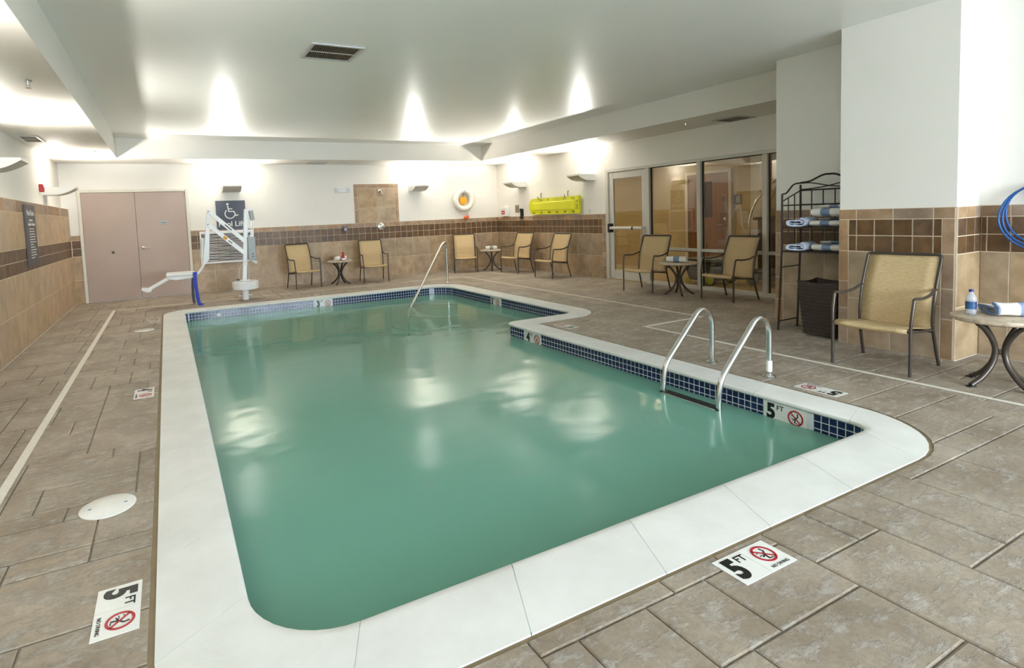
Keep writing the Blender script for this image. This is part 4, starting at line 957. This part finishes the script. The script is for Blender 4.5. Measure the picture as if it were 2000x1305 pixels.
# ------------------------------------------------------------------ pool ladder and hand rail
def ladder():
    t = thing('pool_ladder', 'stainless steel pool ladder with black treads at the 5 ft side', 'ladder', (4.0, 3.08, 0)); O = -t.location
    for y in (3.345, 2.815):
        x = 4.315
        top = [(x, y, 0)] + [(x, y, .31)] + [(x - .125 + .125 * math.cos(R(a)), y, .34 + .155 * math.sin(R(a))) for a in range(0, 121, 12)]
        e = Vector(top[-1]); path = [Vector(p) for p in top] + roundpath([e, (3.735, y, .085), (3.70, y, -.08), (3.70, y, -.80), (3.83, y, -1.0)], [.05, .06, .2], 6)[1:]
        rl = obj('rail', MB().tube(path, .0225, 14), 'steel', t, O, smooth=50)
        obj('escutcheon', MB().lathe([(.05, .001), (.05, .008), (.03, .02), (.024, .022)], 24, (x, y, 0)), 'steel', rl, smooth=40)
        if y < 3: obj('inspection_sticker', MB().lathe([(.0232, .045), (.0232, .135)], 16, (x, y, 0)), 'signwhite', rl, smooth=50)
    for z in (-.150, -.40, -.66):
        tr = obj('tread', MB().bb(3.665, 3.745, 2.825, 3.335, z - .022, z), 'steel', t, O, bevel=.006); obj('tread_grip', MB().bb(3.67, 3.74, 2.835, 3.325, z, z + .006), 'blackstep', tr)
        for y in (2.815, 3.345): obj('tread_bolt', MB().lathe([(.018, 0), (.018, .03), (.01, .034)], 12, (3.672, y, z - .01), 'x'), 'blackstep', tr)
    t = thing('hand_rail', 'single stainless hand rail leading down the corner steps of the pool', 'rail', (5.24, 10.43, 0)); O = -t.location
    d = Vector((-.7071, -.7071, 0)); b = Vector((5.24, 10.43, 0))
    P = roundpath([b, b + Vector((0, 0, .77)), b + d * .06 + Vector((0, 0, .86)), b + d * .24 + Vector((0, 0, .84)), b + d * 2.07 + Vector((0, 0, -.14)), b + d * 2.25 + Vector((0, 0, -.25)), b + d * 2.25 + Vector((0, 0, -.9))], [.1, .08, .1, .1, .1], 6)
    rl = obj('rail', MB().tube(P, .0235, 14), 'steel', t, O, smooth=50); obj('escutcheon', MB().lathe([(.05, .001), (.05, .008), (.028, .02)], 24, tuple(b)), 'steel', rl, smooth=40)
ladder()

# ------------------------------------------------------------------ pool lift
def lift():
    Y = 10.93; t = thing('pool_lift', 'white accessible pool lift with folded arm, seat and blue strap', 'pool lift', (1.25, Y, 0)); O = -t.location
    P = lambda x, z, dy=0: Vector((x, Y + dy, z))
    obj('base_post', MB().lathe([(.062, 0), (.062, .22)], 24, (1.25, Y, 0)), 'white', t, O, smooth=40); obj('base_flange', MB().bb(1.13, 1.37, Y + .02, Y + .06, .07, .085), 'white', t, O)
    obj('counterweight', MB().lathe([(.20, .195), (.232, .205), (.236, .23), (.236, .33), (.225, .345), (.1, .35)], 40, (1.26, Y, 0)), 'white', t, O, smooth=35)
    obj('turning_plate', MB().lathe([(.1, .352), (.1, .368), (.095, .372)], 28, (1.245, Y, 0)), 'white', t, O, smooth=40)
    obj('column', MB().beam(P(1.245, .36), P(1.355, 1.685), .075, .085), 'white', t, O, bevel=.006)
    obj('top_bracket', MB().bb(1.33, 1.48, Y - .03, Y + .03, 1.645, 1.69), 'white', t, O, bevel=.005)
    a = obj('upper_arm', MB().beam(P(1.30, 1.09, -.03), P(.705, 1.665, -.03), .045, .075), 'white', t, O, bevel=.005)
    obj('arm_lettering', MB().beam(P(1.075, 1.307, -.0535), P(.965, 1.414, -.0535), .001, .022), 'rules', a)
    a = obj('lower_arm', MB().beam(P(1.29, .86, -.03), P(.685, 1.43, -.03), .045, .075), 'white', t, O, bevel=.005)
    obj('warning_sticker', MB().beam(P(.985, 1.147, -.0535), P(.93, 1.199, -.0535), .001, .05), 'amber', a); obj('arm_lettering', MB().beam(P(1.07, 1.067, -.0535), P(1.01, 1.124, -.0535), .001, .018), 'rules', a)
    m = obj('mast', MB().prism([(.735, 1.70), (.685, 1.70), (.545, .66), (.635, .76), (.665, .80)], -.03, .03, lambda a, b, q: (a, Y + q, b)), 'white', t, O, bevel=.006)
    for x, z in ((.708, 1.66), (.683, 1.43)): obj('pivot_bolt', MB().lathe([(.016, .052), (.016, .062)], 12, (x, Y, z), 'y'), 'grey', m)
    obj('seat_back', MB().beam(P(.535, .82, -.02), P(.575, 1.19, -.02), .045, .34), 'white', t, O, bevel=.02, seg=2)
    obj('seat_tube', MB().tube(roundpath([P(.60, .98), P(.56, .68), P(.47, .56), P(.40, .545)], .06), .026, 10), 'white', t, O, smooth=50)
    obj('seat_pan', MB().bb(-.055, .42, Y - .2, Y + .2, .55, .60), 'white', t, O, bevel=.018, seg=2); obj('seat_bracket', MB().prism([(-.05, .55), (.42, .55), (.42, .50), (.1, .475), (-.02, .50)], -.14, .14, lambda a, b, q: (a, Y + q, b)), 'white', t, O, bevel=.008)
    obj('foot_arm', MB().beam(P(.02, .53), P(-.33, .345), .2, .05, (0, 0, 1)), 'white', t, O, bevel=.012); obj('foot_rest', MB().prism([(-.28, .36), (-.45, .375), (-.45, .345), (-.36, .30), (-.30, .305)], -.14, .14, lambda a, b, q: (a, Y + q, b)), 'white', t, O, bevel=.01)
    obj('pivot_bolt', MB().lathe([(.015, .1), (.015, .108)], 12, (.0, Y, .505), 'y'), 'black', t, O)
    obj('strap', MB().tube(spline([P(.40, .60, -.21), P(.405, .40, -.22), P(.42, .16, -.22), P(.445, .03, -.22), P(.50, .008, -.22)], 6), .028, 8, flat=.16, upv=(0, 1, 0)), 'blue', t, O, smooth=50)
    obj('strap', MB().tube(spline([P(.40, .60, .12), P(.375, .42, .14), P(.365, .2, .15), P(.37, .05, .15), P(.38, .008, .15)], 6), .025, 8, flat=.16, upv=(0, 1, 0)), 'navy', t, O, smooth=50)
    obj('strap_loop', MB().box(P(.405, .575, -.2), (.07, .03, .05)), 'blue', t, O, bevel=.006)
    b = obj('battery_box', MB().bb(1.335, 1.475, Y - .10, Y + .06, .74, 1.17), 'grey', t, O, bevel=.015, seg=2)
    for z in (.80, .85): obj('socket', MB().lathe([(.014, .10), (.014, .106)], 12, (1.41, Y, z), 'y'), 'black', b)
    obj('carry_handle', MB().bb(1.38, 1.43, Y - .06, Y + .02, 1.165, 1.195), 'white', b)
    obj('actuator_motor', MB().beam(P(1.43, 1.655, -.03), P(1.455, 1.475, -.03), .07, .11), 'grey', t, O, bevel=.012, seg=2)
    for dx in (-.018, .022): obj('actuator_rod', MB().tube([P(1.445 + dx, 1.49, -.03), P(1.425 + dx, 1.15, -.03)], .009, 8), 'steel', t, O, smooth=50)
    obj('grip', MB().tube(roundpath([P(1.38, .745), P(1.42, .72, -.04), P(1.475, .675, -.08)], .02), [.025] * 8 + [.04, .045][:2] if False else .032, 12), 'white', t, O, smooth=50)
    for x in (1.17, 1.33): obj('cable', MB().tube(spline([P(1.30, .74, -.05), P(x, .6, -.05), P(x - .01, .37, -.04)], 6), .004, 6), 'offwhite', t, O, smooth=50)
    obj('release_knob', MB().box(P(1.13, .385, -.05), (.06, .03, .025)), 'black', t, O, bevel=.006)
lift()

# ------------------------------------------------------------------ signs and small fixtures on the walls
def fixtures():
    # pool lift sign
    t = thing('pool_lift_sign', 'dark blue-grey square sign with wheelchair symbol reading Pool Lift', 'sign', (1.262, YB - .001, 1.305)); w, h = .59, .615
    obj('panel', MB().bb(-w / 2, w / 2, -.02, 0, 0, h), 'navy', t, bevel=.002)
    s = MB(); s.prism(arc(-.02, .205, .026, 0, 345, 16), 0, .001); s.strip([(-.018, .17), (.0, .05), (.10, .05), (.14, -.045), (.185, -.025)], .028); s.strip([(-.008, .105), (.075, .105)], .02)
    s.strip(arc(.02, .0, .098, 128, 350, 30), .02)
    obj('wheelchair_symbol', s, 'signwhite', t, (-.04, -.021, .335), UPR(0)); inst('lettering', text_mesh('Pool Lift', .155, .0015, .0006), 'signwhite', t, (.0, -.0212, .115), UPR(0))
    # pool rules board
    t = thing('pool_rules_sign', 'tall dark Pool Rules board with rows of small white print', 'sign', (XLW + .008, 9.16, .985), LEFT); w, h = .60, .80
    obj('panel', MB().bb(-w / 2, w / 2, -.02, 0, 0, h), 'rules', t, bevel=.002)
    inst('lettering', text_mesh('Pool Rules', .105, .001, .0006), 'signwhite', t, (0, -.0212, .69), UPR(0))
    rr = random.Random(5); m = MB(); y = .60
    m.bb(-.12, .1, -.0208, -.0198, .585, .605); m.bb(-.2, .22, -.0208, -.0198, .562, .565)
    for a, b in ((-.19, 0.0), (.04, .22)): m.bb(a, b, -.0208, -.0198, .525, .552)
    z = .475
    for k in range(12): l = rr.uniform(.18, .36); m.bb(-.15, -.15 + l, -.0208, -.0198, z, z + .011); z -= .035
    obj('small_print', m, 'signwhite', t)
    # alarm strobe
    t = thing('fire_alarm_strobe', 'red fire alarm strobe on the wall above the tiles', 'alarm', (XLU, 10.80, 2.05), LEFT); obj('housing', MB().bb(-.06, .06, -.055, -.001, 0, .125), 'redbox', t, bevel=.008); obj('strobe_lens', MB().bb(-.045, .045, -.068, -.055, .075, .105), 'signwhite', t, bevel=.005); obj('sounder_grille', MB().bb(-.045, .045, -.058, -.055, .02, .06), 'redbox', t)
    # emergency light
    t = thing('emergency_light', 'white twin-head emergency light above the seat wall', 'light', (3.73, YB - .001, 2.045)); obj('housing', MB().bb(-.18, .18, -.06, 0, 0, .125), 'white', t, bevel=.008)
    for x in (-.12, .12):
        hd = obj('lamp_head', MB().lathe([(.048, .06), (.052, .075), (.046, .09)], 24, (x, 0, .062), 'y'), 'white', t, smooth=40); obj('lens', MB().lathe([(.034, .09), (.034, .093)], 20, (x, 0, .062), 'y'), 'silver', hd)
    # shower
    t = thing('wall_shower', 'chrome shower head high on the tiled shower panel', 'shower', (4.63, YB - .019, 2.07)); obj('flange', MB().lathe([(.035, 0), (.035, .008), (.02, .016)], 20, (0, 0, 0), 'y'), 'chrome', t, smooth=40)
    obj('arm', MB().tube(roundpath([(0, -.01, 0), (0, -.09, .01), (.01, -.15, -.06)], .05), .011, 10), 'chrome', t, smooth=50); obj('shower_rose', MB().tube([(.01, -.145, -.05), (.015, -.17, -.085), (.02, -.185, -.11)], [.014, .022, .040], 16), 'chrome', t, smooth=40)
    t = thing('shower_valve', 'round chrome shower valve on the brown tile band', 'valve', (4.63, YB - .019, 1.215)); obj('escutcheon', MB().lathe([(.085, 0), (.085, .008), (.07, .018)], 32, (0, 0, 0), 'y'), 'chrome', t, smooth=40)
    obj('handle', MB().lathe([(.03, .018), (.03, .06), (.02, .065)], 20, (0, 0, 0), 'y').tube([(0, -.055, 0), (.07, -.06, -.03)], .009, 8), 'chrome', t, smooth=40)
    t = thing('soap_dispenser', 'small smoky soap dispenser on the tiles beside the shower panel', 'dispenser', (3.73, YB - .019, 1.14)); obj('body', MB().bb(-.05, .05, -.07, 0, .0, .13), 'purple', t, bevel=.012, seg=2); obj('push_plate', MB().bb(-.02, .02, -.078, -.068, .02, .075), 'silver', t, bevel=.004)
    # life ring
    t = thing('life_ring', 'white ring buoy with grab rope hanging on the back wall', 'life ring', (6.90, YB - .07, 1.80)); circ = [(.232 * math.cos(R(a)), 0, .232 * math.sin(R(a))) for a in range(0, 360, 9)]
    obj('ring', MB().tube(circ, .068, 14, closed=True, flat=1.0), 'ring', t, smooth=60)
    for a in (45, 135, 225, 315): obj('band', MB().tube([(.232 * math.cos(R(b)), 0, .232 * math.sin(R(b))) for b in (a - 5, a, a + 5)], .070, 14), 'ring', t, smooth=60)
    rp = []
    for i in range(73):
        a = R(i * 5 + 45); sag = .035 * abs(math.sin(2 * (a - R(45)))); rp.append(((.302 + sag) * math.cos(a), -.005, (.302 + sag) * math.sin(a) - .012))
    obj('grab_rope', MB().tube(rp, .007, 6), 'rope', t, smooth=50)
    t = thing('throw_bag', 'amber throw rope bag hanging inside the ring buoy', 'bag', (6.90, YB - .04, 1.64)); obj('bag', MB().lathe([(.03, .03), (.075, .045), (.105, .085), (.115, .14), (.10, .195), (.07, .23), (.03, .25)], 24), 'amber', t, smooth=60); t.scale = (1, .28, 1); obj('drawstring', MB().tube([(0, -.08, .22), (0, -.04, .34)], .006, 6), 'black', t)
    t = thing('wall_hook', 'thin metal hook carrying the ring buoy', 'hook', (6.90, YB, 1.97)); obj('hook', MB().tube(roundpath([(0, -.001, .03), (0, -.16, .03), (0, -.16, .09)], .02), .006, 8), 'steel', t, smooth=50)
    t = thing('rope_float', 'small orange rope float hanging below the ring buoy', 'float', (6.98, YB - .06, 1.34)); obj('float', MB().tube([(-.06, 0, -.035), (-.045, 0, -.02), (.03, 0, .025), (.045, 0, .04)], [.02, .045, .045, .03], 14), 'orange', t, smooth=50)
    obj('lanyard', MB().tube(spline([(.045, 0, .04), (.05, 0, .1), (0, .0, .16)], 5), .005, 6), 'rope', t, smooth=50)
    # rescue board
    yc, zc = 10.2, 1.535; t = thing('rescue_board', 'bright yellow rescue spine board hung flat on the wall', 'board', (XR - .07, yc, zc), RIGHT)
    m = MB(); L0, L1 = -.80, .90
    m.bb(L0, L1, -.025, .025, -.128, .128)
    hx = [-.72 + i * .285 for i in range(6)]
    for s in (-1, 1):
        z0, z1, z2 = s * .128, s * .163, s * .19
        e = [L0] + [v for x in hx for v in (x - .045, x + .045)] + [L1]
        for a, b in zip(e[::2], e[1::2]): m.bb(a, b, -.02, .02, min(z0, z1), max(z0, z1))
        m.bb(L0, L1, -.022, .022, min(z1, z2), max(z1, z2))
    m.prism([(L0, -.19), (L0, .19), (-.88, .14), (-.93, .05), (-.93, -.05), (-.88, -.14)], -.022, .022, lambda a, b, q: (a, q, b))
    obj('board', m, 'yellow', t, smooth=30)
    obj('raised_deck', MB().prism([(-.78, -.085), (.78, -.10), (.78, .10), (-.78, .085)], -.04, -.024, lambda a, b, q: (a, q, b)), 'yellow', t, bevel=.01)
    obj('end_lettering', MB().bb(.83, .85, -.0262, -.0252, -.1, .02).bb(.83, .85, -.0262, -.0252, .05, .1), 'black', t)
    for k, y in enumerate((10.72, 9.74)):
        t = thing('board_hook', 'steel hook holding the yellow rescue board, %s' % ('near its tapered end' if k == 0 else 'near its square end'), 'hook', (XR, y, 1.72), RIGHT, 'hooks of the rescue board')
        obj('hook', MB().tube(roundpath([(0, -.001, .12), (0, -.03, .12), (0, -.03, -.005), (0, -.12, -.01), (0, -.12, .05)], .015), .008, 8), 'bronze', t, smooth=50)
    # telephone, box, plates
    t = thing('wall_telephone', 'black wall telephone handset with a hanging looped cord', 'telephone', (XR, 11.53, 1.26), RIGHT); obj('cradle', MB().bb(-.045, .045, -.035, -.001, 0, .24), 'blackstep', t, bevel=.008)
    obj('handset', MB().bb(-.035, .035, -.075, -.035, .16, .25).bb(-.03, .03, -.065, -.04, .05, .17).bb(-.035, .035, -.075, -.035, 0, .06), 'black', t, bevel=.012); obj('cord', MB().tube(spline([(-.01, -.05, 0), (-.045, -.04, -.1), (-.03, -.03, -.175), (.025, -.03, -.175), (.04, -.03, -.1), (.01, -.03, .0)], 6), .006, 6), 'black', t, smooth=50)
    t = thing('alarm_box', 'white wall box with a small red notice near the corner', 'box', (XR, 12.28, 1.33), RIGHT); obj('cabinet', MB().bb(-.14, .14, -.07, -.001, 0, .24), 'white', t, bevel=.008); obj('notice', MB().bb(-.12, .04, -.072, -.07, .05, .15), 'redbox', t); obj('notice_print', MB().bb(-.11, .03, -.0728, -.0718, .085, .093).bb(-.11, .03, -.0728, -.0718, .105, .113), 'signwhite', t)
    t = thing('wall_plaque', 'small taupe instruction plaque beside the black telephone', 'sign', (XR, 11.76, 1.41), RIGHT); obj('plaque', MB().bb(-.085, .085, -.008, -.001, 0, .195), 'plate', t, bevel=.002); obj('plaque_print', MB().bb(-.065, .06, -.009, -.008, .13, .14).bb(-.065, .05, -.009, -.008, .1, .108).bb(-.065, .06, -.009, -.008, .06, .068), 'rules', t)
    t = thing('wall_switch', 'small white wall plate between the rescue board and the glazed door', 'switch', (XR, 9.08, 1.335), RIGHT); obj('plate', MB().bb(-.035, .035, -.006, -.001, 0, .1), 'white', t, bevel=.003)
    for z in (.03, .065): obj('toggle', MB().bb(-.008, .008, -.014, -.006, z - .008, z + .008), 'grey', t)
    # hose
    t = thing('water_hose', 'coiled blue hose hanging on the near wall past the column', 'hose', (X4, 1.84, 1.25), RIGHT); m = MB(); pts = []
    for i in range(3 * 36 + 1):
        a = R(i * 10); rr_ = .235 + .012 * (i / 36); pts.append((rr_ * .95 * math.cos(a) + .006 * math.sin(i * .4), -.035 - .018 * (i / 36), rr_ * math.sin(a) - .03 * (i / 72)))
    obj('coil', m.tube(pts, .0085, 8), 'hose', t, smooth=60); obj('hanger', MB().bb(-.06, .06, -.10, -.001, .17, .20), 'steel', t, bevel=.005)
fixtures()

# ------------------------------------------------------------------ ceiling vents and sprinklers
def vents():
    def vent(lab, x0, x1, y0, y1, z, n, along='x'):
        t = thing('ceiling_vent', lab, 'vent', ((x0 + x1) / 2, (y0 + y1) / 2, z), 0, 'ceiling air vents'); w, h = (x1 - x0) / 2, (y1 - y0) / 2; f = .035
        obj('frame', MB().bb(-w, w, -h, -h + f, -.012, -.0005).bb(-w, w, h - f, h, -.012, -.0005).bb(-w, -w + f, -h + f, h - f, -.012, -.0005).bb(w - f, w, -h + f, h - f, -.012, -.0005), 'silver', t, bevel=.003)
        obj('backing', MB().bb(-w + f, w - f, -h + f, h - f, -.002, -.0005), 'dark', t)
        obj('divider', MB().bb(-w + f, w - f, -.006, .006, -.011, -.002), 'silver', t)
        for k in range(n):
            x = -w + f + (2 * w - 2 * f) * (k + .5) / n; obj('louvre', MB().box((x, 0, -.006), (.003, 2 * (h - f), .011), Matrix.Rotation(R(30), 3, 'Y')), 'plate', t)
    vent('large square louvred vent in the raised ceiling over the pool', 1.31, 1.82, 5.18, 5.68, H2, 22)
    vent('small louvred vent in the lower ceiling over the pool rules wall', -1.68, -1.43, 9.05, 9.62, H1, 8)
    vent('small louvred vent in the lower ceiling above the emergency light', 2.86, 3.32, 12.22, 12.44, H1, 10)
    vent('louvred vent in the lower ceiling above the glass screen', 7.50, 7.92, 5.36, 5.80, H1, 10)
    vent('small louvred vent in the lower ceiling above the rescue board', 7.52, 7.88, 9.12, 9.44, H1, 8)
    root = None
    for x, y, lab in ((-.95, 5.79, 'ceiling sprinkler in the lower ceiling over the painted line'), (-.95, 10.65, 'ceiling sprinkler in the lower ceiling close to the double door'), (7.25, 6.06, 'ceiling sprinkler in the lower ceiling in front of the glass screen'), (7.25, 10.59, 'ceiling sprinkler in the lower ceiling in front of the rescue board')):
        if root is None:
            root = thing('ceiling_sprinkler', lab, 'sprinkler', (x, y, H1), 0, 'ceiling sprinklers'); obj('escutcheon', MB().lathe([(.03, -.006), (.034, -.0005)], 20), 'chrome', root, smooth=40); obj('body', MB().lathe([(.009, -.035), (.011, -.006)], 12), 'chrome', root, smooth=40)
            obj('yoke', MB().tube([(-.014, 0, -.03), (-.016, 0, -.045), (0, 0, -.06), (.016, 0, -.045), (.014, 0, -.03)], .003, 6), 'chrome', root); obj('deflector', MB().lathe([(.024, -.063), (.024, -.0605)], 16), 'chrome', root)
        else: o = copy_tree(root); o.location = (x, y, H1); o['label'] = lab
vents()
